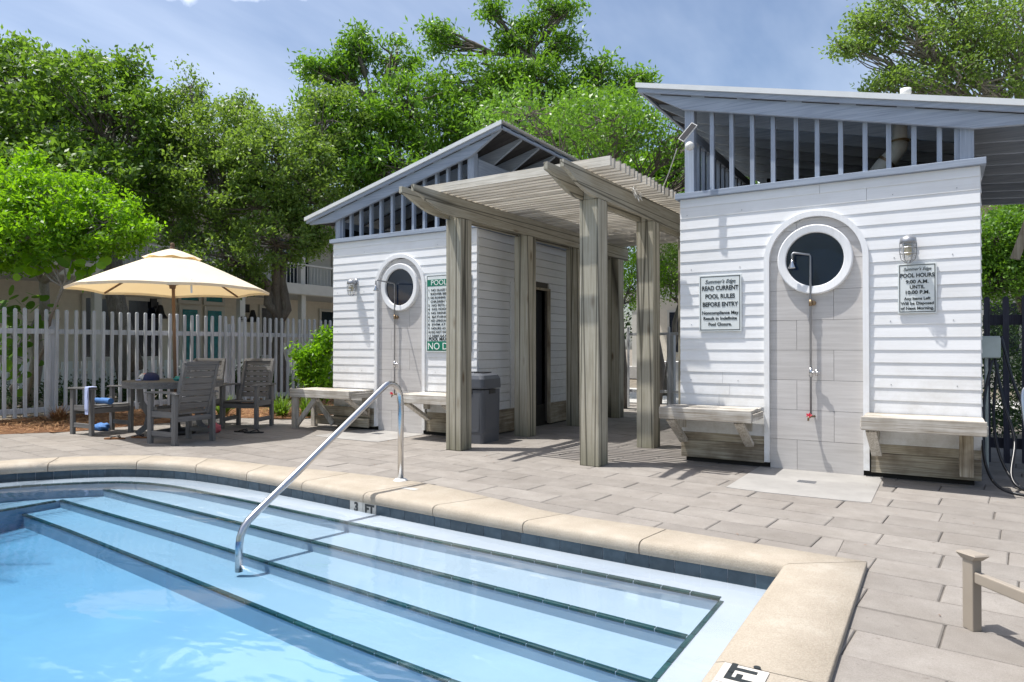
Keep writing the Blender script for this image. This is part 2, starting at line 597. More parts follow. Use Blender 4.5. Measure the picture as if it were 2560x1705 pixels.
# ------------------------------------------------------------------ mesh helpers
class MB:
    """collects simple shapes into one mesh"""
    def __init__(s):
        s.v, s.f = [], []

    def add(s, vs, fs):
        o = len(s.v)
        s.v += [tuple(v) for v in vs]
        s.f += [tuple(i + o for i in f) for f in fs]
        return s

    def box(s, x0, x1, y0, y1, z0, z1, mat=None):
        vs = [Vector(p) for p in ((x0, y0, z0), (x1, y0, z0), (x1, y1, z0), (x0, y1, z0), (x0, y0, z1), (x1, y0, z1), (x1, y1, z1), (x0, y1, z1))]
        if mat is not None:
            vs = [mat @ v for v in vs]
        return s.add(vs, [(0, 3, 2, 1), (4, 5, 6, 7), (0, 1, 5, 4), (1, 2, 6, 5), (2, 3, 7, 6), (3, 0, 4, 7)])

    def beam(s, a, b, w, h, up=(0, 0, 1)):
        """rectangular bar from a to b, w across, h along up"""
        a, b = Vector(a), Vector(b)
        d = (b - a).normalized()
        up = Vector(up)
        sd = d.cross(up)
        if sd.length < 1e-4:
            sd = d.cross(Vector((1, 0, 0)))
        sd.normalize()
        u = sd.cross(d).normalized()
        q = [(-w / 2, -h / 2), (w / 2, -h / 2), (w / 2, h / 2), (-w / 2, h / 2)]
        vs = [a + sd * i + u * j for i, j in q] + [b + sd * i + u * j for i, j in q]
        return s.add(vs, [(0, 1, 2, 3), (7, 6, 5, 4), (0, 4, 5, 1), (1, 5, 6, 2), (2, 6, 7, 3), (3, 7, 4, 0)])

    def prism(s, poly, axis, t0, t1):
        """2-D polygon extruded along an axis; poly coords are the other two axes in order"""
        def mk(p, t):
            return {'x': (t, p[0], p[1]), 'y': (p[0], t, p[1]), 'z': (p[0], p[1], t)}[axis]
        n = len(poly)
        vs = [mk(p, t0) for p in poly] + [mk(p, t1) for p in poly]
        tr = tessellate_polygon([[Vector((p[0], p[1], 0)) for p in poly]])
        fs = [tuple(x) for x in tr] + [tuple(i + n for i in reversed(x)) for x in tr]
        fs += [(i, (i + 1) % n, (i + 1) % n + n, i + n) for i in range(n)]
        return s.add(vs, fs)

    def tube(s, pts, r, n=8, cap=True):
        pts = [Vector(p) for p in pts]
        rs = r if isinstance(r, (list, tuple)) else [r] * len(pts)
        rings = []
        ref = None
        for i, p in enumerate(pts):
            d = (pts[min(i + 1, len(pts) - 1)] - pts[max(i - 1, 0)])
            d = d.normalized() if d.length > 1e-7 else Vector((0, 0, 1))
            if ref is None:
                ref = d.cross(Vector((0, 0, 1)))
                if ref.length < .1:
                    ref = d.cross(Vector((1, 0, 0)))
            ref = (ref - d * ref.dot(d))
            ref = ref.normalized() if ref.length > 1e-6 else Vector((1, 0, 0))
            u = d.cross(ref)
            rings.append([p + (ref * math.cos(2 * math.pi * k / n) + u * math.sin(2 * math.pi * k / n)) * rs[i] for k in range(n)])
        vs = [v for ring in rings for v in ring]
        fs = []
        for i in range(len(pts) - 1):
            for k in range(n):
                a, b = i * n + k, i * n + (k + 1) % n
                fs.append((a, b, b + n, a + n))
        if cap:
            fs.append(tuple(range(n - 1, -1, -1)))
            fs.append(tuple((len(pts) - 1) * n + k for k in range(n)))
        return s.add(vs, fs)

    def lathe(s, prof, c=(0, 0, 0), axis='z', n=24):
        """prof = [(radius, height)], revolved about the axis through c"""
        vs, fs = [], []
        for r, h in prof:
            for k in range(n):
                a = 2 * math.pi * k / n
                x, y = r * math.cos(a), r * math.sin(a)
                p = {'z': (x, y, h), 'y': (x, h, y), 'x': (h, x, y)}[axis]
                vs.append(Vector(c) + Vector(p))
        for i in range(len(prof) - 1):
            for k in range(n):
                a, b = i * n + k, i * n + (k + 1) % n
                fs.append((a, b, b + n, a + n))
        return s.add(vs, fs)

    def build(s, name, mat, parent=None, smooth=False, bevel=0, kind=None, loc=None):
        me = bpy.data.meshes.new(name)
        me.from_pydata(s.v, [], s.f)
        me.validate()
        bm = bmesh.new()
        bm.from_mesh(me)
        bmesh.ops.recalc_face_normals(bm, faces=bm.faces)
        bm.to_mesh(me)
        bm.free()
        if smooth:
            me.polygons.foreach_set('use_smooth', [True] * len(me.polygons))
        me.materials.append(M[mat] if isinstance(mat, str) else mat)
        o = bpy.data.objects.new(name, me)
        COL.objects.link(o)
        if parent is not None:
            o.parent = parent
        if loc is not None:
            o.location = loc
        if bevel:
            b = o.modifiers.new('bevel', 'BEVEL')
            b.width = bevel
            b.segments = 2
            b.limit_method = 'ANGLE'
        if smooth and not bevel:
            pass
        if kind:
            o['kind'] = kind
        return o


def empty(name, loc=(0, 0, 0), rz=0, label=None, cat=None, group=None, kind=None):
    o = bpy.data.objects.new(name, None)
    o.empty_display_size = .1
    COL.objects.link(o)
    o.location = loc
    o.rotation_euler = (0, 0, rz)
    return tag(o, label, cat, group, kind)


def tag(o, label=None, cat=None, group=None, kind=None):
    if label:
        o['label'] = label
    if cat:
        o['category'] = cat
    if group:
        o['group'] = group
    if kind:
        o['kind'] = kind
    return o


def share(src, parent=None, loc=None, rot=None):
    c = src.copy()
    COL.objects.link(c)
    if parent is not None:
        c.parent = parent
    if loc is not None:
        c.location = loc
    if rot is not None:
        c.rotation_euler = rot
    return c


def copy_tree(o, parent=None):
    c = o.copy()
    COL.objects.link(c)
    c.parent = parent
    for ch in list(o.children):
        copy_tree(ch, c)
    return c


def text(body, size, loc, mat, parent, name='lettering', width=None, rot=(R(90), 0, 0), bold=.0, shear=0, align='CENTER'):
    cu = bpy.data.curves.new(name, 'FONT')
    cu.body = body
    cu.size = size
    cu.align_x = align
    cu.extrude = .0012
    cu.offset = bold
    cu.shear = shear
    tmp = bpy.data.objects.new('tmp_text', cu)
    COL.objects.link(tmp)
    dg = bpy.context.evaluated_depsgraph_get()
    me = bpy.data.meshes.new_from_object(tmp.evaluated_get(dg))
    bpy.data.objects.remove(tmp)
    bpy.data.curves.remove(cu)
    me.materials.clear()
    me.materials.append(M[mat])
    o = bpy.data.objects.new(name, me)
    COL.objects.link(o)
    o.parent = parent
    o.location = loc
    o.rotation_euler = rot
    if width and len(me.vertices):
        xs = [v.co.x for v in me.vertices]
        w = max(xs) - min(xs)
        if w > 1e-5:
            k = width / w
            for v in me.vertices:
                v.co.x *= k
    return o


CAM = Vector((0, 0, CZ))
CF = Vector((-math.sin(YAW) * math.cos(PITCH), math.cos(YAW) * math.cos(PITCH), math.sin(PITCH)))
CR = Vector((math.cos(YAW), math.sin(YAW), 0))
CU = CR.cross(CF)


def wp(x, y, depth):
    """point of the place seen at pixel (x, y) of the 2560 wide photograph, at a distance"""
    return CAM + (CF + CR * ((x - 1280) / 1715) - CU * ((y - 852.5) / 1715)) * depth


def catmull(pts, k=6):
    out = []
    P = [Vector((*p, 0)) if len(p) == 2 else Vector(p) for p in pts]
    for i in range(len(P) - 1):
        p0, p1, p2, p3 = P[max(i - 1, 0)], P[i], P[i + 1], P[min(i + 2, len(P) - 1)]
        for j in range(k):
            t = j / k
            out.append(.5 * ((2 * p1) + (-p0 + p2) * t + (2 * p0 - 5 * p1 + 4 * p2 - p3) * t * t + (-p0 + 3 * p1 - 3 * p2 + p3) * t ** 3))
    out.append(P[-1])
    return out


# ================================================================== POOL OUTLINE
PAIRS = [(-.70, 3.94, -.33, 4.20), (-1.1, 3.947, -.9, 4.235), (-1.55, 3.955, -1.50, 4.27), (-2.45, 3.99, -2.30, 4.285), (-3.0, 4.02, -2.80, 4.41),
         (-3.6, 4.06, -3.4, 4.56), (-4.07, 4.09, -3.95, 4.64), (-4.75, 4.14, -4.7, 4.62), (-5.46, 4.17, -5.6, 4.52),
         (-6.13, 4.165, -6.35, 4.47), (-6.6, 4.10, -6.85, 4.37), (-7.06, 3.93, -7.25, 4.21), (-7.4, 3.66, -7.65, 3.93),
         (-7.65, 3.35, -7.97, 3.58), (-7.83, 3.08, -8.18, 3.23), (-8.1, 2.4, -8.45, 2.5), (-8.3, 1.5, -8.65, 1.55), (-8.4, -1.5, -8.75, -1.5)]
inner = catmull([(a, b) for a, b, c, d in PAIRS], 8)
outer = catmull([(c, d) for a, b, c, d in PAIRS], 8)
YB = -1.5
# ground, deck sheet with the pool left out
hole = [Vector((-.55, YB, 0))] + [Vector((-.55, 4.05, 0))] + [(i + o) / 2 for i, o in zip(inner[4:], outer[4:])]
WEST, EAST, SOUTH, NORTH = -220, 160, -60, 320


def sheet(name, z, x0, x1, y0, y1, mat, **kw):
    out = [Vector((x0, y0, 0)), Vector((x1, y0, 0)), Vector((x1, y1, 0)), Vector((x0, y1, 0))]
    tris = tessellate_polygon([out, hole])
    vs = [(p.x, p.y, z) for p in out + hole]
    mb = MB()
    mb.v, mb.f = vs, [tuple(t) for t in tris]
    return mb.build(name, mat, **kw)


g = sheet('ground', -.04, WEST, EAST, SOUTH, NORTH, 'soil')
g['kind'] = 'structure'

deck = empty('pool_deck', kind='structure')
dx0, dx1, dy0, dy1 = -11.6, 4.5, -1.6, 14.2
joint = MB()
tr = tessellate_polygon([[Vector(p) for p in ((dx0, -1.9, 0), (dx1, -1.9, 0), (dx1, dy1, 0), (-9.1, dy1, 0), (-9.1, 7.83, 0), (-10.33, 7.3, 0), (-10.43, 6.06, 0), (-10.47, 5.01, 0), (-10.95, 4.3, 0), (dx0, 3.4, 0))], hole])
dv = [(p[0], p[1], -.010) for p in ((dx0, -1.9), (dx1, -1.9), (dx1, dy1), (-9.1, dy1), (-9.1, 7.83), (-10.33, 7.3), (-10.43, 6.06), (-10.47, 5.01), (-10.95, 4.3), (dx0, 3.4))] + [(p.x, p.y, -.010) for p in hole]
joint.v, joint.f = dv, [tuple(t) for t in tr]
joint.build('sand_joint', 'joint', deck)

# pavers, each its own piece, running bond, clipped to the pool, the bed and the slabs
mid = [(i + o) / 2 for i, o in zip(inner[4:], outer[4:])]


def clip(poly, n, d):
    """keep n.p >= d"""
    out = []
    for i in range(len(poly)):
        a, b = poly[i], poly[(i + 1) % len(poly)]
        da, db = n[0] * a[0] + n[1] * a[1] - d, n[0] * b[0] + n[1] * b[1] - d
        if da >= 0:
            out.append(a)
        if (da >= 0) != (db >= 0):
            t = da / (da - db)
            out.append((a[0] + (b[0] - a[0]) * t, a[1] + (b[1] - a[1]) * t))
    return out


def area(p):
    return abs(sum(p[i][0] * p[(i + 1) % len(p)][1] - p[(i + 1) % len(p)][0] * p[i][1] for i in range(len(p)))) / 2 if len(p) > 2 else 0


bed_edge = [(-9.1, 14), (-9.1, 7.83), (-10.33, 7.3), (-10.43, 6.06), (-10.47, 5.01), (-10.95, 4.3), (-11.6, 3.4)]


def inside(x, y, poly):
    c = False
    j = len(poly) - 1
    for i in range(len(poly)):
        if (poly[i][1] > y) != (poly[j][1] > y) and x < (poly[j][0] - poly[i][0]) * (y - poly[i][1]) / (poly[j][1] - poly[i][1]) + poly[i][0]:
            c = not c
        j = i
    return c


hole_xy = [(p.x, p.y) for p in hole]


def fit(poly):
    cx = sum(p[0] for p in poly) / len(poly)
    cy = sum(p[1] for p in poly) / len(poly)
    pieces = []
    # pool
    if cx > -.9 and cy < 4.6:
        a = clip(poly, (1, 0), -.50)
        if area(a) > .003:
            pieces.append(a)
        b = clip(clip(poly, (-1, 0), .50), (.03, 1), 4.08)
        if area(b) > .003:
            pieces.append(b)
    else:
        best = min(range(len(mid) - 1), key=lambda i: (mid[i].x - cx) ** 2 + (mid[i].y - cy) ** 2)
        dist = math.hypot(mid[best].x - cx, mid[best].y - cy)
        if dist < .7:
            t = (mid[min(best + 1, len(mid) - 1)] - mid[max(best - 1, 0)])
            n = Vector((t.y, -t.x, 0)).normalized()
            oo = (outer[best + 4] - inner[best + 4])
            if n.dot(oo) < 0:
                n = -n
            poly = clip(poly, (n.x, n.y), n.dot(mid[best]))
        elif inside(cx, cy, hole_xy):
            return []
        pieces.append(poly)
    out = []
    for p in pieces:
        # shower slabs
        cxx, cyy = sum(q[0] for q in p) / max(len(p), 1), sum(q[1] for q in p) / max(len(p), 1)
        for sx0, sx1, sy0 in ((-1.62, -.42, 5.83), (-7.15, -6.0, 6.45)):
            if sx0 + .50 < cxx < sx1 - .42 and sy0 + .36 < cyy < 8:
                p = []
        if len(p) < 3:
            continue
        for (ax, ay), (bx, by) in zip(bed_edge, bed_edge[1:]):
            if min(ay, by) - .2 <= cyy <= max(ay, by) + .2:
                n = Vector((-(by - ay), bx - ax)).normalized()
                if n.x < 0:
                    n = -n
                p = clip(p, (n.x, n.y), n.x * ax + n.y * ay)
                if len(p) < 3:
                    break
        if area(p) > .004:
            out.append(p)
    return out


TH = math.atan(-.09)
ca, sa = math.cos(TH), math.sin(TH)
pv = []
for row in range(-22, 36):
    for k in range(-22, 12):
        off = .3275 if row % 2 else 0
        u0, v0 = k * .655 + off, 4.40 + row * .2925 - 0
        g_ = .0035
        jit = (random.random() - .5) * .006
        c4 = [(u0 + g_ + jit, g_), (u0 + .655 - g_ + jit, g_), (u0 + .655 - g_ + jit, .2925 - g_), (u0 + g_ + jit, .2925 - g_)]
        poly = [(a * ca - (b) * sa, a * sa + b * ca + v0) for a, b in c4]
        cx, cy = sum(p[0] for p in poly) / 4, sum(p[1] for p in poly) / 4
        if not (dx0 < cx < dx1 - .3 and dy0 < cy < dy1 - .2):
            continue
        # under the two bathhouses
        if cy > 7.5 and (-7.4 < cx < -5.5 or -2.0 < cx < .1):
            continue
        for p in fit(poly):
            cc = Vector((sum(q[0] for q in p) / len(p), sum(q[1] for q in p) / len(p), 0))
            dv_ = cc - Vector((0, 0, CZ))
            dep = dv_.dot(CF)
            vis = dep > .5 and abs(dv_.dot(CR) / dep) < .82 and -dv_.dot(CU) / dep < .56
            pv.append((area(p) / max(dep, .3) ** 3 if vis else -dv_.length, cc, p))
pv.sort(key=lambda t: -t[0])
rest = MB()
for i, (sc, cc, p) in enumerate(pv):
    z1 = random.uniform(-.0015, .0015)
    n = len(p)
    tx, ty = random.uniform(-.004, .004), random.uniform(-.004, .004)
    if i < 298 and sc > 0:
        mb = MB()
        c0 = cc
        q = [(x - c0.x, y - c0.y) for x, y in p]
        bev = .006
        top = []
        for x, y in q:
            l = math.hypot(x, y)
            k = max(0, 1 - bev * 1.3 / max(l, .02))
            top.append((x * k, y * k))
        vs = [(x, y, -.03) for x, y in q] + [(x, y, z1 - .005) for x, y in q] + [(x, y, z1 + x * tx + y * ty) for x, y in top]
        fs = [(j, (j + 1) % n, (j + 1) % n + n, j + n) for j in range(n)] + [(j + n, (j + 1) % n + n, (j + 1) % n + 2 * n, j + 2 * n) for j in range(n)]
        fs.append(tuple(range(2 * n, 3 * n)))
        mb.add(vs, fs)
        mb.build('paver', 'paver', deck, loc=(c0.x, c0.y, 0))
    else:
        rest.add([(x, y, z1) for x, y in p] + [(x, y, -.03) for x, y in p], [tuple(range(n))] + [(j, (j + 1) % n, (j + 1) % n + n, j + n) for j in range(n)])
rest.build('pavers', 'paver', deck, kind='stuff')

for sx0, sx1, sy0, sy1 in ((-1.54, -.44, 5.92, 7.2), (-7.15, -6.0, 6.45, 7.4)):
    s_ = MB().prism([(sx0, sy0 + .03), (sx0 + .3, sy0 - .01), (sx1 - .2, sy0), (sx1, sy0 + .02), (sx1 + .01, sy1), (sx0 + .02, sy1)], 'z', -.03, .0055).build('shower_slab', 'pad', deck)
    dr = MB()
    cx = (sx0 + sx1) / 2
    dr.box(cx - .075, cx + .075, sy0 + .58, sy0 + .69, .0056, .0075)
    for k in range(7):
        dr.box(cx - .068 + k * .02, cx - .056 + k * .02, sy0 + .59, sy0 + .68, .0075, .0095)
    dr.build('drain_grate', 'galv', s_)

# ================================================================== POOL
pool = empty('swimming_pool', kind='structure')


def arclen(pts):
    s = [0]
    for a, b in zip(pts, pts[1:]):
        s.append(s[-1] + (b - a).length)
    return s


def at(pts, s, d):
    d = min(max(d, 0), s[-1])
    for i in range(len(pts) - 1):
        if s[i + 1] >= d:
            t = (d - s[i]) / max(s[i + 1] - s[i], 1e-9)
            return pts[i].lerp(pts[i + 1], t)
    return pts[-1]


def at_pair(s, d):
    for i in range(len(inner) - 1):
        if s[i + 1] >= d or i == len(inner) - 2:
            t = min(1, (d - s[i]) / max(s[i + 1] - s[i], 1e-9))
            return inner[i].lerp(inner[i + 1], t), outer[i].lerp(outer[i + 1], t)


def coping_stone(pairs, seed):
    mb = MB()
    rings = []
    for a, b in pairs:
        w = (b - a).length
        d = (b - a) / w
        prof = [(0.03, -.052), (-.018, -.05), (-.026, -.03), (-.023, .004), (-.010, .022), (.018, .031), (w - .006, .034), (w, .028), (w, -.05)]
        rings.append([a + d * p + Vector((0, 0, z)) for p, z in prof])
    n = len(rings[0])
    vs = [v for r in rings for v in r]
    fs = []
    for i in range(len(rings) - 1):
        for k in range(n - 1):
            fs.append((i * n + k, i * n + k + 1, (i + 1) * n + k + 1, (i + 1) * n + k))
    mb.add(vs, fs)
    mb.add(rings[0], [tuple(range(n))])
    mb.add(rings[-1], [tuple(range(n - 1, -1, -1))])
    o = mb.build('coping_stone', 'coping', pool, smooth=False)
    me = o.data
    me.polygons.foreach_set('use_smooth', [len(p.vertices) == 4 for p in me.polygons])
    return o


si = arclen(inner)
d0 = 0
while d0 < si[-1] - .2:
    L = random.uniform(.74, .84)
    d1 = min(d0 + L, si[-1])
    steps = 7
    prs = []
    for k in range(steps):
        d = d0 + .004 + (d1 - d0 - .008) * k / (steps - 1)
        prs.append(at_pair(si, d))
    if d0 == 0:
        prs[0] = (inner[0].copy(), outer[0].copy())
    coping_stone(prs, 0)
    d0 = d1
y = 3.94
first = True
while y > YB:
    y1 = y - random.uniform(1.0, 1.2) if not first else y - 1.35
    a0, b0 = Vector((-.70, y - (.0 if first else .003), 0)), Vector((-.33, (4.20 - .006) if first else y - .003, 0))
    a1, b1 = Vector((-.70, y1 + .003, 0)), Vector((-.33, y1 + .003, 0))
    if first:
        a0.y -= .006
    coping_stone([(a0.lerp(a1, t), b0.lerp(b1, t)) for t in (0, .2, .4, .6, .8, 1)], 1)
    y = y1
    first = False

# waterline tiles
sw = arclen(inner)
d = .004
k = 0
TW = .1545
while d < sw[-1] - .2:
    a, b = at(inner, sw, d + .002), at(inner, sw, d + TW - .002)
    t = (b - a).normalized()
    nrm = Vector((t.y, -t.x, 0))
    if nrm.dot(Vector((-3, 2, 0)) - a) < 0:
        nrm = -nrm
    ft = (21, 22)
    mb = MB()
    lo, hi = -.132, -.049
    vs = [a + nrm * .004 + Vector((0, 0, lo)), b + nrm * .004 + Vector((0, 0, lo)), b + nrm * .004 + Vector((0, 0, hi)), a + nrm * .004 + Vector((0, 0, hi))]
    vs += [v - nrm * .012 for v in vs]
    mb.add(vs, [(0, 1, 2, 3), (7, 6, 5, 4), (0, 4, 5, 1), (1, 5, 6, 2), (2, 6, 7, 3), (3, 7, 4, 0)])
    mid_ = (a + b) / 2
    if -4.07 < mid_.x < -3.76:
        o = mb.build('depth_marker_tile', 'depth_tile', pool)
        body = 'FT' if mid_.x > -3.92 else '3'
        ang = math.atan2(-t.y, -t.x)
        text(body, .098, tuple(mid_ + nrm * .0055 + Vector((0, 0, -.131))), 'sign_black', o, 'depth_lettering', rot=(R(90), 0, ang), bold=.004)
    else:
        mb.build('waterline_tile', 'pool_tile', pool)
    d += TW
    k += 1
# grout bed behind the tiles and the wall below
mb = MB()
n = len(inner)
wv = []
for p_ in inner:
    wv += [(p_.x, p_.y, -.045), (p_.x, p_.y, -.70)]
mb.add(wv, [(2 * i, 2 * i + 2, 2 * i + 3, 2 * i + 1) for i in range(n - 1)])
mb.add([(-.70, 3.94, -.045), (-.70, YB, -.045), (-.70, YB, -.70), (-.70, 3.94, -.70)], [(0, 1, 2, 3)])
mb.add([(-.70, YB, -.045), (-8.4, YB, -.045), (-8.4, YB, -.70), (-.70, YB, -.70)], [(0, 1, 2, 3)])
mb.build('pool_wall', 'plaster', pool)
yy = 3.93
for k in range(24):
    mb = MB().box(-.705, -.696, yy - k * TW - TW + .002, yy - k * TW - .002, -.132, -.049)
    mb.build('waterline_tile', 'pool_tile', pool)

# steps (depths as they look through the water)
S1 = [(-.98, 3.67), (-1.98, 3.70), (-3.1, 3.74), (-4.08, 3.78), (-4.95, 3.83), (-5.52, 3.85), (-6.23, 3.87), (-6.68, 3.79), (-6.99, 3.63), (-7.33, 3.28), (-7.53, 2.97), (-7.8, 2.3), (-8.0, 1.5), (-8.1, YB)]
s1 = catmull(S1, 6)


def nosing(path, z, parent, inward, pitch=.165):
    s = arclen(path)
    d = .0
    while d < s[-1] - .03:
        a, b = at(path, s, d + .003), at(path, s, min(d + pitch, s[-1]) - .003)
        t = (b - a).normalized()
        nr = Vector((-t.y, t.x, 0))
        if nr.dot(inward) < 0:
            nr = -nr
        w = .026
        mb = MB()
        up = Vector((0, 0, 1))
        prof = [(0, -.014), (-.004, -.007), (-.001, .001), (.006, .004), (w, .004), (w, -.004)]
        vs = [a + nr * p + up * (z + q) for p, q in prof] + [b + nr * p + up * (z + q) for p, q in prof]
        m = len(prof)
        fs = [(i, i + 1, i + 1 + m, i + m) for i in range(m - 1)] + [tuple(range(m)), tuple(range(2 * m - 1, m - 1, -1))]
        mb.add(vs, fs)
        mb.build('nosing_tile', 'nosing', parent)
        d += pitch


def tread(name, poly, z):
    tr = tessellate_polygon([[Vector((*p, 0)) for p in poly]])
    return MB().add([(p[0], p[1], z) for p in poly], [tuple(t) for t in tr]).build(name, 'plaster', pool)


def riser(mb, path, z0, z1=-.66):
    for a, b in zip(path, path[1:]):
        mb.add([(a.x, a.y, z0), (b.x, b.y, z0), (b.x, b.y, z1), (a.x, a.y, z1)], [(0, 1, 2, 3)])


V2 = lambda *p: [Vector((a, b, 0)) for a, b in p]
ledge = MB()
lp = [(-.695, YB), (-.695, 3.935)] + [(p_.x, p_.y) for p_ in inner[2:]]
lq = [(-.98, YB)] + [(p_.x, p_.y) for p_ in s1]
poly = lp + lq[::-1]
tr = tessellate_polygon([[Vector((*p, 0)) for p in poly]])
ledge.add([(p[0], p[1], -.13) for p in poly], [tuple(t) for t in tr])
riser(ledge, s1, -.13)
riser(ledge, V2((-.98, YB), (-.98, 3.67)), -.13)
ledge = ledge.build('step_ledge', 'plaster', pool)
nosing(s1, -.13, ledge, Vector((.3, 1, 0)))
nosing(V2((-.98, 3.64), (-.98, 1.6)), -.13, ledge, Vector((1, 0, 0)))

t1 = tread('step', [(-7.15, 3.64), (-7.13, 3.638), (-5.2, 3.53), (-3.4, 3.42), (-.98, 3.265), (-.9, 3.8), (-5, 3.98), (-6.6, 3.98), (-7.1, 3.75)], -.20)
p2 = V2((-7.13, 3.638), (-5.2, 3.53), (-3.4, 3.42), (-.98, 3.265))
t2 = tread('step', [(-.98, 2.875), (-3.62, 3.085), (-5.05, 3.20), (-7.17, 3.32), (-7.20, YB), (-8.2, YB), (-7.9, 2.3), (-7.65, 3.1), (-7.3, 3.6), (-7.1, 3.7), (-.9, 3.3)], -.27)
p3 = V2((-7.17, 3.32), (-5.05, 3.20), (-3.62, 3.085), (-.98, 2.875))
t3 = tread('step', [(-.98, 2.475), (-2.86, 2.61), (-4.43, 2.77), (-6.27, 2.94), (-7.18, 3.005), (-7.18, 3.33), (-.9, 2.95)], -.34)
p4 = V2((-7.18, 3.005), (-6.27, 2.94), (-4.43, 2.77), (-2.86, 2.61), (-.98, 2.475))
for t_, pth, z in ((t1, p2, -.20), (t2, p3, -.27), (t3, p4, -.34)):
    nosing(pth, z, t_, Vector((0, 1, 0)))
    mb = MB()
    riser(mb, pth, z)
    mb.build('riser', 'plaster', t_)
nosing(V2((-7.17, 3.29), (-7.19, .5)), -.27, t2, Vector((-1, 0, 0)))
mb = MB()
riser(mb, V2((-7.17, 3.32), (-7.20, YB)), -.27)
mb.build('riser', 'plaster', t2)
MB().add([(-8.5, YB, -.66), (-.6, YB, -.60), (-.6, 1.2, -.56), (-8.5, 1.2, -.60), (-.6, 3.2, -.42), (-8.5, 3.4, -.43)], [(0, 1, 2, 3), (3, 2, 4, 5)]).build('pool_floor', 'plaster', pool)

# water body
wo = [Vector((-.698, YB + .005, 0)), Vector((-.698, 3.943, 0))] + [p_ for p_ in inner[2:]]
wo[-1] = Vector((-8.4, YB + .005, 0))
n = len(wo)
tr = tessellate_polygon([wo])
mb = MB()
mb.v = [(p_.x, p_.y, -.104) for p_ in wo] + [(p_.x, p_.y, -.69) for p_ in wo]
mb.f = [tuple(t) for t in tr] + [tuple(i + n for i in reversed(t)) for t in tr] + [(i, (i + 1) % n, (i + 1) % n + n, i + n) for i in range(n)]
water = mb.build('water', 'water')
water['kind'] = 'structure'

# FT. tile set in the right coping
tl = MB().box(-.672, -.515, 2.42, 2.575, .0335, .0375).build('depth_marker_tile', 'depth_tile', pool)
text('FT.', .125, (-.555, 2.445, .038), 'sign_black', tl, 'depth_lettering', rot=(0, 0, R(90)), bold=.005, align='LEFT')
MB().box(-.672, -.515, 2.26, 2.415, .0335, .0375).build('depth_marker_tile', 'depth_tile', pool)
# small worn sticker on the coping beside the rail
st = MB().box(-3.78, -3.62, 4.33, 4.40, .0338, .0352).build('worn_marker', 'depth_tile', pool)

# ================================================================== HAND RAIL
rail = empty('hand_rail', (-4.0, 4.60, .03), label='curved polished steel hand rail running from the coping down into the pool', cat='hand rail')
rp = [(0, 0, 0), (0, 0, .66)]
for k in range(1, 9):
    a = R(k * 122 / 8)
    rp.append((0, -.14 + .14 * math.cos(a), .70 + .155 * math.sin(a)))
rp += [(0, -1.155, .242), (0, -1.50, .028), (0, -1.56, -.012), (0, -1.60, -.055), (0, -1.625, -.11), (0, -1.635, -.17), (0, -1.635, -.34)]
MB().tube(rp, .0255, 16).build('rail_tube', 'chrome', rail, smooth=True)
MB().lathe([(0, .022), (.03, .022), (.05, .016), (.062, .004), (.062, -.001)], n=24).build('flange', 'planter_white', rail, smooth=True)

# ================================================================== BATHHOUSES
SIDE = {}


def hw(z, zc, r):
    if z <= zc:
        return r
    if z >= zc + r:
        return 0
    return math.sqrt(max(r * r - (z - zc) ** 2, 0))


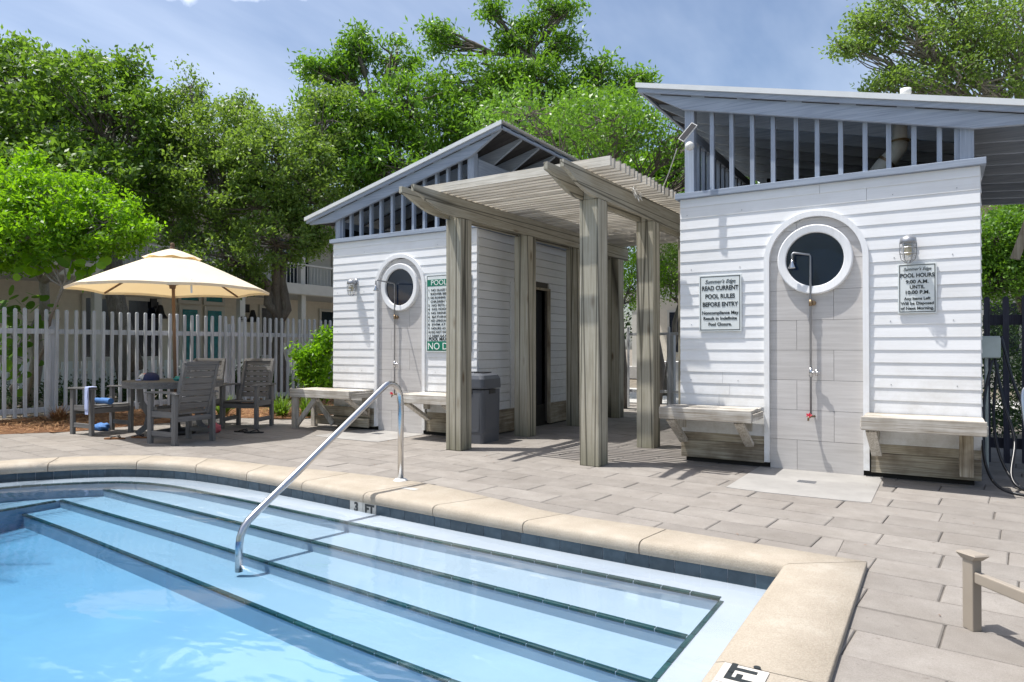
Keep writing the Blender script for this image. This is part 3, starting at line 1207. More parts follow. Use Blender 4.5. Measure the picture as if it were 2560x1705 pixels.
def bathhouse(x0, yf, high_left, depth, label, zc=2.045):
    """front wall at y = yf facing -y, 2.64 wide; parts in world coordinates relative to the base corner"""
    W = 2.64
    root = empty('bathhouse', (x0, yf, 0), label=label, cat='bathhouse')
    xc = W / 2
    # wall core (slightly behind the cladding), with the passage-side door opening left out for the left house
    door_side = not high_left
    mb = MB()
    mb.box(.02, W - .02, .021, .06, .30, 2.76)
    mb.box(.02, .06, .06, depth, .05, 2.76)
    if door_side:
        mb.box(W - .06, W - .02, .06, .93, .05, 2.76)
        mb.box(W - .06, W - .02, .93, 1.93, 2.07, 2.76)
        mb.box(W - .06, W - .02, 1.93, depth, .05, 2.76)
    else:
        mb.box(W - .06, W - .02, .06, depth, .05, 2.76)
    mb.box(.02, W - .02, depth - .04, depth, .05, 2.76)
    mb.box(.02, W - .02, .02, depth, 2.70, 2.76)
    mb.build('wall', 'siding_back' if door_side else 'white_z', root)
    # lap siding, front
    rj = random.Random(int(yf * 100))
    nails = MB()
    k = 0
    z = .598
    pit = .1155
    RO = .452
    while z < 2.75:
        z1 = min(z + pit, 2.76)
        if z > 2.60:
            z1 = 2.765
        def fy(zz):
            return -.013 + .0075 * (zz - z) / pit
        def piece(poly):
            m = len(poly)
            vs = [(a, fy(b), b) for a, b in poly] + [(a, .02, b) for a, b in poly]
            tr = tessellate_polygon([[Vector((a, b, 0)) for a, b in poly]])
            fs = [tuple(t) for t in tr] + [tuple(i + m for i in reversed(t)) for t in tr] + [(i, (i + 1) % m, (i + 1) % m + m, i + m) for i in range(m)]
            MB().add(vs, fs).build('siding_board', 'white_x', root)
        zt = z1 + (.012 if z1 < 2.75 else 0)
        N = 7
        zs = [z + (z1 - z) * j / N for j in range(N + 1)]
        if z1 <= zc + RO - .002:
            jx = rj.uniform(.2, .6)
            if z < 1.6 and rj.random() < .4:
                piece([(0, z), (jx - .0012, z), (jx - .0012, z1), (0, z1)])
                piece([(jx + .0012, z), (xc - RO, z), (xc - RO, z1), (jx + .0012, z1)])
            else:
                piece([(0, z)] + [(xc - hw(q, zc, RO), q) for q in zs] + [(0, z1)])
            piece([(xc + hw(q, zc, RO), q) for q in zs][::-1] + [(xc + RO, z)][:0] + [(W, z), (W, z1)])
        elif z < zc + RO:
            qs = [z + (zc + RO - z) * j / N for j in range(N)]
            piece([(0, z)] + [(xc - hw(q, zc, RO), q) for q in qs] + [(xc, zc + RO)] + [(xc + hw(q, zc, RO), q) for q in qs][::-1] + [(W, z), (W, z1), (0, z1)])
        else:
            jx = rj.uniform(.5, W - .5)
            piece([(0, z), (jx - .0012, z), (jx - .0012, z1), (0, z1)])
            piece([(jx + .0012, z), (W, z), (W, z1), (jx + .0012, z1)])
        z = z1
        if z1 > 2.7:
            break
    for zz in np.arange(.625 + pit * 2, 2.6, pit * 5):
        for nx in (.10, .62, 1.98, 2.46):
            if abs(nx - xc) > .5:
                a = nx + rj.uniform(-.03, .03)
                nails.box(a - .0035, a + .0035, -.0155, -.010, zz, zz + .007)
    nails.build('nail_heads', 'galv', root, kind='stuff')
    # side siding
    for side in (0, 1):
        xo = 0 if side == 0 else W
        sgn = -1 if side == 0 else 1
        vis = side == 1
        other = MB()
        z = .34 if vis else .40
        while z < 2.74:
            z1 = min(z + pit, 2.765)
            segs = [(0.022, depth)]
            if vis and door_side and z < 2.09:
                segs = [(.022, .91), (1.95, depth)]
            for a, b in segs:
                zz1 = z1 - (.005 if vis and door_side else 0)
                vs = []
                for yy in (a, b):
                    vs += [(xo + sgn * .013, yy, z), (xo + sgn * .005, yy, zz1), (xo - sgn * .02, yy, zz1), (xo - sgn * .02, yy, z)]
                fs = [(0, 1, 5, 4), (1, 2, 6, 5), (2, 3, 7, 6), (3, 0, 4, 7), (0, 3, 2, 1), (4, 5, 6, 7)]
                if vis and door_side:
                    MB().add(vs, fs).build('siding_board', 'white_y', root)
                else:
                    other.add(vs, fs)
            z = z1
        if other.v:
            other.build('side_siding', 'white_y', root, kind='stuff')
    # skirt boards
    for a, b in ((.0, xc - .47), (xc + .47, W)):
        MB().box(a + .005, b, -.006, .02, .045, .225).build('skirt_board', 'skirt_x', root, bevel=.004)
        MB().box(a + .01, b, .000, .02, .228, .31).build('skirt_board', 'skirt_x', root, bevel=.003)
        MB().box(a + .01, b - .0, -.004, .0205, .311, .60).build('skirt_panel', 'white_x', root)
    sk = MB()
    if door_side:
        for a, b in ((.03, .90), (1.96, depth)):
            MB().box(W - .02, W + .012, a, b, .02, .305).build('skirt_board', 'skirt_y', root, bevel=.004)
            MB().box(W - .02, W + .035, a, b, .305, .338).build('water_table', 'skirt_y', root)
    MB().box(.05, W - .05, .03, depth - .05, -.03, .32).build('plinth', 'dark', root)
    # arch trim and tiled niche
    RI = .415
    ring = MB()
    pts_o, pts_i = [], []
    N = 28
    for j in range(N + 1):
        a = math.pi * j / N
        pts_o.append((xc + .465 * math.cos(a), zc + .465 * math.sin(a)))
        pts_i.append((xc + RI * math.cos(a), zc + RI * math.sin(a)))
    po = [(xc + .465, .06)] + pts_o + [(xc - .465, .06)]
    pi_ = [(xc + RI, .06)] + pts_i + [(xc - RI, .06)]
    for (a, b, c, d) in zip(po, po[1:], pi_, pi_[1:]):
        y0, y1 = -.034, .02
        ring.add([(a[0], y0, a[1]), (b[0], y0, b[1]), (d[0], y0, d[1]), (c[0], y0, c[1]), (a[0], y1, a[1]), (b[0], y1, b[1]), (d[0], y1, d[1]), (c[0], y1, c[1])],
                 [(0, 1, 2, 3), (0, 4, 5, 1), (3, 2, 6, 7), (4, 7, 6, 5)])
    ring.build('arch_trim', 'white_z', root)
    row = 0
    z = .005
    th = .2915
    while z < zc + RI:
        z1 = z + th
        xs = ([-RI, -.165, RI] if row % 2 == 0 else [-RI, .165, RI])
        if high_left is False and row % 2 == 0:
            xs = [-RI, -.165, RI]
        for a, b in zip(xs, xs[1:]):
            qs = [z + .0015 + (th - .003) * j / 8 for j in range(9)]
            L_, R_ = [], []
            for q in qs:
                h = hw(q, zc, RI)
                l, r_ = max(a + .0015, -h), min(b - .0015, h)
                if r_ - l > .004:
                    L_.append((xc + l, q))
                    R_.append((xc + r_, q))
            if len(L_) >= 2:
                MB().prism(L_ + R_[::-1], 'y', .004, .0195).build('wall_tile', 'tile', root)
        z = z1
        row += 1
    MB().box(xc - RI, xc + RI, .014, .0185, .0, zc).build('grout', 'joint', root)
    # round window
    wz = zc + .0
    wr = MB().lathe([(.258, -.0), (.258, -.026), (.264, -.034), (.325, -.040), (.334, -.034), (.337, .004)], (xc, 0, wz), 'y', 48).build('round_window_frame', 'white_z', root)
    MB().lathe([(0.0001, -.004), (.2579, -.004), (.2579, .003), (0.0001, .003)], (xc, 0, wz), 'y', 40).build('pane', 'window', wr)
    # ledge cap round the wall top
    MB().box(-.045, W + .045, -.05, .06, 2.768, 2.828).build('ledge_cap', 'blue_x', root, bevel=.004)
    MB().box(W - .06, W + .045, .0605, depth, 2.768, 2.828).build('ledge_cap', 'blue_y', root)
    MB().box(-.045, .06, .0605, depth, 2.768, 2.828).build('ledge_cap', 'blue_y', root)
    # roof line  z = zt(x)
    slope = .2445
    if high_left:
        X0, X1 = -.44, W + .80
        zt = lambda x: 3.918 - slope * (x - .15)
    else:
        X0, X1 = -.50, W + .44
        zt = lambda x: 3.918 - slope * (W - .15 - x)
    def slab(name, mat, xa, xb, ya, yb, up, dn, n=1):
        za, zb = zt(xa), zt(xb)
        return MB().prism([(xa, za + up), (xb, zb + up), (xb, zb - dn), (xa, za - dn)], 'y', ya, yb).build(name, mat, root)
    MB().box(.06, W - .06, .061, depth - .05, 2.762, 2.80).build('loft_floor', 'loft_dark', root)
    # corner posts carry the rafters
    hl, lx = (0, 1) if high_left else (1, 0)
    px = [(.055, .155), (W - .145, W - .04)]
    for a, b in px:
        MB().box(a, b, -.022, .075, 2.829, min(zt(a), zt(b)) - .155).build('corner_post', 'blue_z', root, bevel=.005)
        MB().box(a, b, depth - .2, depth - .1, 2.829, min(zt(a), zt(b)) - .155).build('corner_post', 'blue_z', root)
    # rafters with tapered tails
    def rafter(yc, th_=.045):
        a0, a1 = X0 + .04, X1 - .03
        d_ = .245
        pl = [(a0, zt(a0) - .05), (a0 + .02, zt(a0) - .09)]
        if high_left:
            pl += [(.05, zt(.05) - .235), (W - .04, zt(W - .04) - .24), (a1, zt(a1) - .10), (a1, zt(a1) - .05)]
        else:
            pl = [(a0, zt(a0) - .05), (a0, zt(a0) - .11), (.04, zt(.04) - .24), (W - .05, zt(W - .05) - .235), (a1 - .02, zt(a1) - .09), (a1, zt(a1) - .05)]
        return MB().prism(pl, 'y', yc - th_ / 2, yc + th_ / 2).build('rafter', 'blue_x', root, bevel=.003)
    ry = [-.045, .47, .94, 1.41, 1.88, 2.35, 2.82, 3.29, 3.74]
    for yc in ry:
        rafter(yc)
    # fascia, drip edge and corrugated sheet
    slab('fascia', 'blue_x', X0 + .01, X1, -.105, -.072, -.032, .088)
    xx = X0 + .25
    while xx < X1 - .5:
        slab('fascia_shadow', 'dark', xx, xx + .33, -.0735, -.070, -.086, .096)  # dark dashes painted in as the shadow line below the fascia
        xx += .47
    slab('drip_edge', 'roof_metal', X0 - .015, X1 + .01, -.125, -.106, .012, .04)
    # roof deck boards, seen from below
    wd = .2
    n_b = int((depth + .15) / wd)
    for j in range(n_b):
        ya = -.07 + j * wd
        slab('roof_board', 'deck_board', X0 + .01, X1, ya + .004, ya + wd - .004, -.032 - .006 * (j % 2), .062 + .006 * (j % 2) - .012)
    # corrugated metal
    mb = MB()
    nc = int((depth + .2) / .034)
    for j in range(nc + 1):
        yy = -.105 + j * .034
        zz = .010 + (.010 if j % 2 else -.008)
        mb.v += [(X0 - .02, yy, zt(X0 - .02) + zz), (X1 + .02, yy, zt(X1 + .02) + zz), (X0 - .02, yy, zt(X0 - .02) + zz - .004), (X1 + .02, yy, zt(X1 + .02) + zz - .004)]
    for j in range(nc):
        a, b = j * 4, (j + 1) * 4
        mb.f += [(a, a + 1, b + 1, b), (a + 2, b + 2, b + 3, a + 3), (a, b, b + 2, a + 2), (a + 1, a + 3, b + 3, b + 1)]
    mb.build('corrugated_roof', 'roof_metal', root)
    # high edge: fascia board along y
    xh = X0 if high_left else X1
    sg = -1 if high_left else 1
    MB().box(min(xh, xh - sg * .03), max(xh, xh - sg * .03), -.10, depth + .1, zt(xh) - .085, zt(xh) - .03).build('eave_board', 'blue_y', root)
    # studs of the open loft
    studs = [.335, .535, .74, .94, 1.155, 1.345, 1.55, 1.757, 1.95, 2.15, 2.345, 2.475]
    if not high_left:
        studs = [.165, .345, .545, .745, .94, 1.155, 1.35, 1.545, 1.74, 1.955, 2.145, 2.345]
    for sx in studs:
        MB().box(sx - .020, sx + .020, .0, .05, 2.829, zt(sx + .02) - .2).build('stud', 'blue_z', root)
    # side plate, side studs
    for xx in (.105, W - .095):
        if (xx < 1) == high_left:
            zpl = 3.49
            MB().box(xx - .04, xx + .04, .08, depth - .2, zpl - .10, zpl).build('side_plate', 'blue_y', root)
            nn = int((depth - .4) / .2)
            for j in range(nn):
                yy = .30 + j * .205
                MB().box(xx - .02, xx + .02, yy - .03, yy + .03, 2.829, zpl - .1).build('stud', 'blue_z', root)
        else:
            zz = zt(xx) - .24
            MB().box(xx - .03, xx + .03, .08, depth - .1, zz - .10, zz).build('side_plate', 'blue_y', root)
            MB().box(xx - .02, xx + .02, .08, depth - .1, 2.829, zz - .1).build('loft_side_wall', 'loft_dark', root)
    if not high_left:
        # deep header facing the passage
        MB().box(W - .07, W - .035, .08, depth - .1, 3.40, zt(W) - .26).build('header_board', 'blue_y', root)
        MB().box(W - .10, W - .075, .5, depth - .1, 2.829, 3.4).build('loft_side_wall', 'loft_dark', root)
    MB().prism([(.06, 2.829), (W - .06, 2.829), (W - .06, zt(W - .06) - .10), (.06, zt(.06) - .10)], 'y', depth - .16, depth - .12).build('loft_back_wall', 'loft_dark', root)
    return root, zt


house_r, zt_r = bathhouse(-2.322, 7.15, True, 3.8, 'white clapboard bathhouse on the right with round window and open slatted loft')
house_l, zt_l = bathhouse(-7.765, 7.40, False, 3.8, 'white clapboard bathhouse on the left, half hidden by the timber pergola')
# door in the passage side of the left house
fr = MB()
Wd = 2.64
fr.box(Wd - .02, Wd + .03, .905, .935, .03, 2.10)
fr.box(Wd - .02, Wd + .03, 1.925, 1.955, .03, 2.10)
fr.box(Wd - .02, Wd + .03, .935, 1.925, 2.065, 2.10)
fr.build('door_frame', 'skirt_z', house_l)
MB().box(Wd - .15, Wd - .11, .935, 1.925, .03, 2.065).build('door', 'black_door', house_l)
for k in range(6):
    MB().box(Wd - .11, Wd - .105, .945 + k * .163, 1.095 + k * .163, .05, 2.05).build('door_board', 'black_door', house_l)
MB().box(Wd - .02, Wd + .02, .80, .90, .34, 2.12).build('door_casing', 'white_z', house_l)

# vents and the fat duct bend in the right loft
v = MB().lathe([(.043, -.25), (.043, .14), (.05, .145), (.05, .2), (.0, .2)], n=20)
o = v.build('vent_pipe', 'planter_white', smooth=True, loc=(-.262, 8.0, 3.62))
tag(o, 'short round white vent pipe standing on the right bathhouse roof', 'vent pipe')
v = MB().box(-.055, .055, -.055, .055, -.2, .22)
v.box(-.065, .065, -.065, .065, .19, .225)
o = v.build('vent_pipe', 'planter_white', loc=(-6.12, 8.0, 3.86), bevel=.004)
tag(o, 'square white vent stub standing on the left bathhouse roof', 'vent pipe')
duct = empty('duct', (-.30, 7.62, 2.83), label='fat cream duct bending down inside the right bathhouse loft', cat='duct')
MB().tube([(-.0, 0, .60), (0, 0, .40), (0, 0, .36)], .068, 18).build('duct_pipe', 'pvc', duct, smooth=True)
MB().tube([(0, 0, .36), (-.015, 0, .30), (-.06, 0, .235), (-.12, 0, .175), (-.19, 0, .09), (-.22, 0, -.02)], [.076, .078, .08, .08, .08, .078], 18).build('duct_elbow', 'pvc', duct, smooth=True)
MB().tube([(0, 0, .375), (0, 0, .355)], .082, 18).build('duct_band', 'brass', duct)
MB().tube([(-.105, 0, .192), (-.122, 0, .172)], .086, 18).build('duct_band', 'brass', duct)


# showers
def shower(x, yw, arm, label, rise=2.09):
    r = empty('wall_shower', (x, yw, 0), label=label, cat='shower')
    ax, ay = arm
    MB().tube([(0, -.035, .54), (0, -.035, rise - .02), (ax * .06, -.035 + ay * .06, rise + .0), (ax * .93, -.035 + ay * .93, rise + .02), (ax, -.035 + ay, rise + .008), (ax, -.035 + ay, rise - .06)], .010, 12).build('riser_pipe', 'galv', r, smooth=True)
    MB().lathe([(.0, .0), (.034, .0), (.034, .008), (.014, .055), (.012, .08), (0, .085)], (ax, -.035 + ay, rise - .13), n=20).build('shower_head', 'chrome', r, smooth=True)
    c = MB().lathe([(.0, -.02), (.02, -.02), (.024, .0), (.024, .02)], (.022, -.01, 1.625), 'y', 16)
    c.tube([(0, -.035, 1.595), (0, -.035, 1.655)], .015, 12)
    c.build('pipe_bracket', 'brass', r, smooth=True)
    vv = MB().tube([(-.012, -.035, .955), (.055, -.05, .955)], .013, 12)
    vv.tube([(.052, -.05, .925), (.052, -.05, .985)], .009, 10)
    vv.tube([(.025, -.05, .955), (.085, -.06, .962)], .008, 10)
    vv.tube([(0, -.035, .915), (0, -.035, 1.0)], .016, 12)
    vv.build('mixing_valve', 'chrome', r, smooth=True)
    tp = MB().tube([(.03, .0, .535), (0, -.035, .535), (-.018, -.07, .52), (-.018, -.075, .495)], .010, 10)
    tp = tp.build('tap', 'brass', r, smooth=True)
    hd = MB().tube([(-.01, -.085, .55), (-.01, -.065, .545)], .008, 8)
    for k in range(5):
        a = k * 2 * math.pi / 5
        hd.tube([(-.01, -.085, .55), (-.01 + .028 * math.cos(a), -.087, .55 + .02 * math.sin(a))], .007, 6)
    hd.build('tap_handle', 'red', r)
    return r


shower(-1.035, 7.15, (-.155, -.06), 'steel wall shower with red tap on the tiled niche of the right bathhouse')
shower(-6.52, 7.40, (-.02, -.36), 'steel wall shower with red tap on the tiled niche of the left bathhouse', 2.10)


# bulkhead lamps
def bulkhead(x, yw, z, label, side):
    r = empty('wall_lamp', (x, yw, z), label=label, cat='wall lamp')
    r.scale = (1.22, 1.15, 1.15)
    MB().lathe([(0, -.012), (.038, -.012), (.045, .0), (.045, .012)], (0, -.015, .075), 'y', 18).build('back_plate', 'lamp_metal', r, smooth=True)
    b = MB().tube([(0, -.02, .075), (0, -.055, .09), (0, -.075, .075)], .022, 12)
    b.lathe([(0.0, .1), (.03, .098), (.05, .085), (.055, .06), (.055, .045), (.0, .045)], (0, -.085, 0), 'z', 20)
    b.build('lamp_cap', 'lamp_metal', r, smooth=True)
    MB().lathe([(.042, .045), (.044, .0), (.042, -.055), (.03, -.085), (.0, -.095)], (0, -.085, 0), 'z', 20).build('glass_jar', 'lamp_glass', r, smooth=True)
    MB().lathe([(.0, .03), (.022, .028), (.03, -.01), (.02, -.045), (0, -.05)], (0, -.085, 0), 'z', 14).build('bulb', 'amber', r, smooth=True)
    cg = MB()
    for k in range(6):
        a = k * math.pi / 3
        c_, s_ = math.cos(a), math.sin(a)
        cg.tube([(.053 * c_, -.085 + .053 * s_, .05), (.054 * c_, -.085 + .054 * s_, -.03), (.045 * c_, -.085 + .045 * s_, -.08), (.015 * c_, -.085 + .015 * s_, -.108), (0, -.085, -.11)], .0028, 5)
    for zz in (.01, -.035):
        cg.tube([(.055 * math.cos(a), -.085 + .055 * math.sin(a), zz) for a in [k * math.pi / 8 for k in range(17)]], .0028, 5)
    cg.build('wire_guard', 'lamp_metal', r)


bulkhead(-.218, 7.15, 2.075, 'caged bulkhead lamp above the pool hours sign', 0)
bulkhead(-7.30, 7.40, 2.075, 'caged bulkhead lamp on the left bathhouse, left of its arch', 0)


# signs
def sign(x0, x1, z0, z1, yw, label):
    r = empty('sign', ((x0 + x1) / 2, yw, (z0 + z1) / 2), label=label, cat='sign')
    w, h = x1 - x0, z1 - z0
    MB().box(-w / 2, w / 2, -.030, -.0165, -h / 2, h / 2).build('sign_board', 'sign_white', r, bevel=.002)
    return r, w, h


def border(r, w, h, y, m, t):
    b = MB()
    b.box(-w / 2 + m, w / 2 - m, y, y + .0015, h / 2 - m - t, h / 2 - m)
    b.box(-w / 2 + m, w / 2 - m, y, y + .0015, -h / 2 + m, -h / 2 + m + t)
    b.box(-w / 2 + m, -w / 2 + m + t, y, y + .0015, -h / 2 + m + t, h / 2 - m - t)
    b.box(w / 2 - m - t, w / 2 - m, y, y + .0015, -h / 2 + m + t, h / 2 - m - t)
    b.build('border', 'sign_black', r)


r1, w, h = sign(-2.115, -1.684, 1.362, 1.945, 7.15, 'white sign reading READ CURRENT POOL RULES BEFORE ENTRY, left of the arch')
border(r1, w, h, -.0315, .013, .007)
for body, z, s, wd_, bo, sh in (("Summer's Edge", .205, .055, .31, 0, .35), ('READ CURRENT', .135, .062, .37, .0016, 0), ('POOL RULES', .050, .062, .30, .0016, 0),
                           ('BEFORE ENTRY', -.033, .062, .36, .0016, 0), ('Noncompliance May', -.115, .047, .37, .0010, 0),
                           ('Result in Indefinite', -.172, .045, .34, .0010, 0), ('Pool Closure.', -.232, .045, .235, .0010, 0)):
    text(body, s, (0, -.0318, z), 'sign_black', r1, width=wd_, bold=bo, shear=sh)
r2, w, h = sign(-.302, -.002, 1.503, 1.950, 7.15, 'white sign reading POOL HOURS, below the caged lamp')
border(r2, w, h, -.0315, .011, .006)
for body, z, s, wd_, bo, sh in (("Summer's Edge", .160, .040, .215, 0, .35), ('POOL HOURS', .100, .050, .262, .0013, 0), ('9:00 A.M.', .045, .044, .175, .0010, 0),
                           ('UNTIL', -.002, .044, .115, .0010, 0), ('10:00 P.M.', -.050, .044, .185, .0010, 0), ('Any Items Left', -.103, .036, .205, .0008, 0),
                           ('Will be Disposed', -.146, .036, .255, .0008, 0), ('of Next Morning.', -.190, .036, .255, .0008, 0)):
    text(body, s, (0, -.0318, z), 'sign_black', r2, width=wd_, bold=bo, shear=sh)
r3, w, h = sign(-5.955, -5.205, 1.134, 2.188, 7.40, 'tall green and white pool rules board behind the front pergola post')
border(r3, w, h, -.0315, .016, .006)
for z0, z1 in ((.835 - .527 - .0 + .06, .835 - .527 + .06 + .09), (-.527 + .02, -.527 + .145)):
    MB().box(-w / 2 + .018, w / 2 - .018, -.032, -.0305, z0, z1).build('green_band', 'sign_green', r3)
text('POOL RULES', .10, (0, -.0325, .382), 'sign_text_white', r3, width=.58)
text('NO DIVING', .13, (0, -.0325, -.492), 'sign_text_white', r3, width=.68)
yl = .30
for k, (body, wd_) in enumerate((('1  NO GLASS IN POOL AREA', .62), ('   SHOWER BEFORE ENTERING', .60), ('2  NO RUNNING OR ROUGH PLAY', .62), ('   CHILDREN WITH ADULTS', .58), ('3  NO PETS ALLOWED', .56), ('4  NO FOOD IN POOL', .6),
                                ('5  NO DRINKS IN POOL', .55), ('6  BATHING LOAD 20', .6), ('7  NO LIFEGUARD ON DUTY', .58), ('8  SWIM AT OWN RISK', .6), ('9  HOURS AS POSTED', .5),
                                ('10 DO NOT SWALLOW WATER', .62), ('11 KEEP GATE CLOSED', .55))):
    text(body, .042, (-w / 2 + .035, -.0325, yl - k * .052), 'sign_black', r3, width=wd_, align='LEFT', bold=.0004)
text('POOL MAX DEPTH 5 FT', .062, (0, -.0325, -.372), 'sign_black', r3, width=.66, bold=.0015)


# benches
def slab_bench(x0, x1, yf, yb, label, legs='brace', zt_=.60):
    r = empty('wall_bench', ((x0 + x1) / 2, yb, 0), label=label, cat='bench')
    w = x1 - x0
    d = yb - yf
    nb = 3
    for j in range(nb):
        a = -d + .04 + j * (d - .04) / nb
        MB().box(-w / 2, w / 2, a + .003, a + (d - .04) / nb - .003, zt_ - .035, zt_ + random.uniform(-.003, .003)).build('seat_board', 'bench_x', r, bevel=.005)
    MB().box(-w / 2 - .01, w / 2 + .01, -d, -d + .038, zt_ - .115, zt_ + .002).build('front_board', 'bench_x', r, bevel=.006)
    for s in (-1, 1):
        MB().box(s * w / 2 - .018, s * w / 2 + .018, -d + .04, -.01, zt_ - .105, zt_ - .036).build('end_board', 'bench_y', r, bevel=.004)
    xs = {'both': (-w / 2 + .08, w / 2 - .13), 'leftpost': (-w / 2 + .06,), 'right': (w / 2 - .12,)}[legs]
    for xx in xs:
        MB().beam((xx, -d + .09, zt_ - .12), (xx + .02, -.03, .22), .085, .04, up=(0, 1, 0)).build('brace', 'bench_z', r, bevel=.004)
        MB().box(xx - .045, xx + .045, -.06, -.022, .36, zt_ - .04).build('wall_cleat', 'bench_z', r)
    return r


b1_ = slab_bench(-2.37, -1.49, 6.63, 7.12, 'peeling timber bench left of the shower niche on the right bathhouse', 'both')
b2_ = slab_bench(-.555, .325, 6.62, 7.12, 'peeling timber bench right of the shower niche, under the pool hours sign', 'leftpost')
MB().box(.27, .37, -.18, -.045, .10, .485).build('post', 'skirt_z', b2_, bevel=.005)
b3_ = slab_bench(-8.12, -6.93, 6.88, 7.37, 'long peeling bench with a leg past the left bathhouse corner', 'right', .585)
MB().box(-.60, -.52, -.46, -.38, 0, .47).build('leg', 'bench_z', b3_, bevel=.005)
MB().box(-.60, -.52, -.09, -.02, 0, .47).build('leg', 'bench_z', b3_, bevel=.005)
MB().beam((-.52, -.42, .06), (-.12, -.42, .47), .07, .035, up=(0, 1, 0)).build('brace', 'bench_z', b3_)
MB().beam((-.52, -.10, .47), (-.12, -.10, .06), .07, .035, up=(0, 1, 0)).build('brace', 'bench_z', b3_)
MB().box(-.52, .56, -.06, -.025, .19, .32).build('back_board', 'skirt_x', b3_)
MB().box(-.52, .56, -.075, -.045, .04, .17).build('back_board', 'skirt_x', b3_)
b4_ = slab_bench(-5.99, -5.16, 6.82, 7.37, 'peeling bench under the green and white rules board', 'both', .59)

# ================================================================== PERGOLA
perg = empty('pergola', (-2.88, 6.29, 0), R(-1.2), label='weathered timber pergola with a slatted roof between the two bathhouses', cat='pergola')
PW = .216
xr = [(-PW, 0), (-PW - 1.80, -1.80)]
ysp = [0, 1.475, 2.94, 4.40]
ZB, ZT = 2.70, 2.93
for (xa, xb) in xr:
    for yy in ysp:
        mb = MB()
        o_ = (.09 if xb < -1 else 0)
        mb.box(xa, xb, yy + o_, yy + PW + o_, 0, ZB - .004)
        mb.box(xa + .048, xb - .048, yy + .002 + o_, yy + PW - .002 + o_, ZB - .004, ZT)
        mb.build('post', 'pine_z', perg, bevel=.008)
    for k, (ba, bb) in enumerate(((xa - .001, xa + .044), (xb - .044, xb + .001))):
        t0 = -.72
        pl = [(t0, ZT - .005), (t0, ZT - .075)]
        for j in range(8):
            a = j / 7
            pl.append((t0 + .09 + .56 * a, ZT - .09 - .14 * math.sin(a * math.pi / 2)))
        pl += [(4.9, ZB), (4.9, ZT - .005)]
        MB().prism(pl, 'x', ba, bb).build('beam', 'pine_y', perg, bevel=.004)
y = -.28
k = 0
while y < 4.78:
    h = .088
    zz = ZT + .0
    w_ = .038
    e0, e1 = -PW - 1.82 + random.uniform(-.015, .01), .25 + random.uniform(-.012, .012)
    MB().box(e0, e1, y, y + w_, zz - .004, zz + h + random.uniform(-.003, .003)).build('slat', 'slat_x', perg)
    y += .1125 + random.uniform(-.003, .003)
    k += 1

# solar flood lamp on the loft corner post with its cord
sol = empty('solar_lamp', (-2.21, 7.10, 3.38), label='small tilted solar panel lamp on the loft corner of the right bathhouse', cat='solar lamp')
mx_ = Matrix.Rotation(R(35), 4, 'Y') @ Matrix.Rotation(R(-20), 4, 'X')
MB().box(-.035, .035, -.15, -.135, -.11, .11, mx_).build('panel_frame', 'planter_white', sol)
MB().box(-.028, .028, -.153, -.149, -.102, .102, mx_).build('solar_cells', 'black', sol)
MB().lathe([(0, -.09), (.03, -.085), (.045, -.06), (.045, -.03), (.02, .0)], (.02, .0, -.08), 'y', 18).build('lamp_head', 'planter_white', sol, smooth=True)
p0, p1 = wp(1692, 372, 7.35), Vector((-2.75, 7.75, 3.03))
o = MB().tube([p0.lerp(p1, t) + Vector((0, 0, -.12 * t * (1 - t))) for t in [i / 10 for i in range(11)]], .006, 6).build('cord', 'planter_white')
tag(o, 'thin pale cord running from the solar lamp down to the pergola slats', 'cord')
kn = MB()
for k in range(9):
    a = k * .7
    c = Vector((-2.83, 7.0 + .02 * k, 2.93))
    kn.tube([c, c + Vector((.04, .08 * math.cos(a), .07 * math.sin(a) - .01)), c + Vector((.05, .13 * math.cos(a + .6), .10 * math.sin(a + .6) - .03)), c + Vector((.03, .06 * math.cos(a + 1.2), .05 * math.sin(a + 1.2) - .04))], .0045, 5)
o = kn.build('rope_knot', 'planter_white')
tag(o, 'tangle of white rope knotted round the right pergola beam', 'rope')

# ================================================================== TRASH BIN
bn = empty('waste_bin', (-5.01, 7.215, 0), R(4), label='square grey plastic waste bin with domed lid behind the front pergola post', cat='waste bin')


def rsq(w, r=.04, n=4):
    out = []
    for q, (sx, sy) in enumerate(((1, 1), (-1, 1), (-1, -1), (1, -1))):
        for k in range(n + 1):
            a = R(90 * q + 90 * k / n)
            out.append(((w / 2 - r) * sx + r * math.cos(a), (w / 2 - r) * sy + r * math.sin(a)))
    return out


def loft(rings):
    mb = MB()
    n = len(rings[0][0])
    for ring, z in rings:
        mb.v += [(x, y, z) for x, y in ring]
    for i in range(len(rings) - 1):
        for k in range(n):
            mb.f.append((i * n + k, i * n + (k + 1) % n, (i + 1) * n + (k + 1) % n, (i + 1) * n + k))
    mb.f.append(tuple(range(n - 1, -1, -1)))
    mb.f.append(tuple((len(rings) - 1) * n + k for k in range(n)))
    return mb


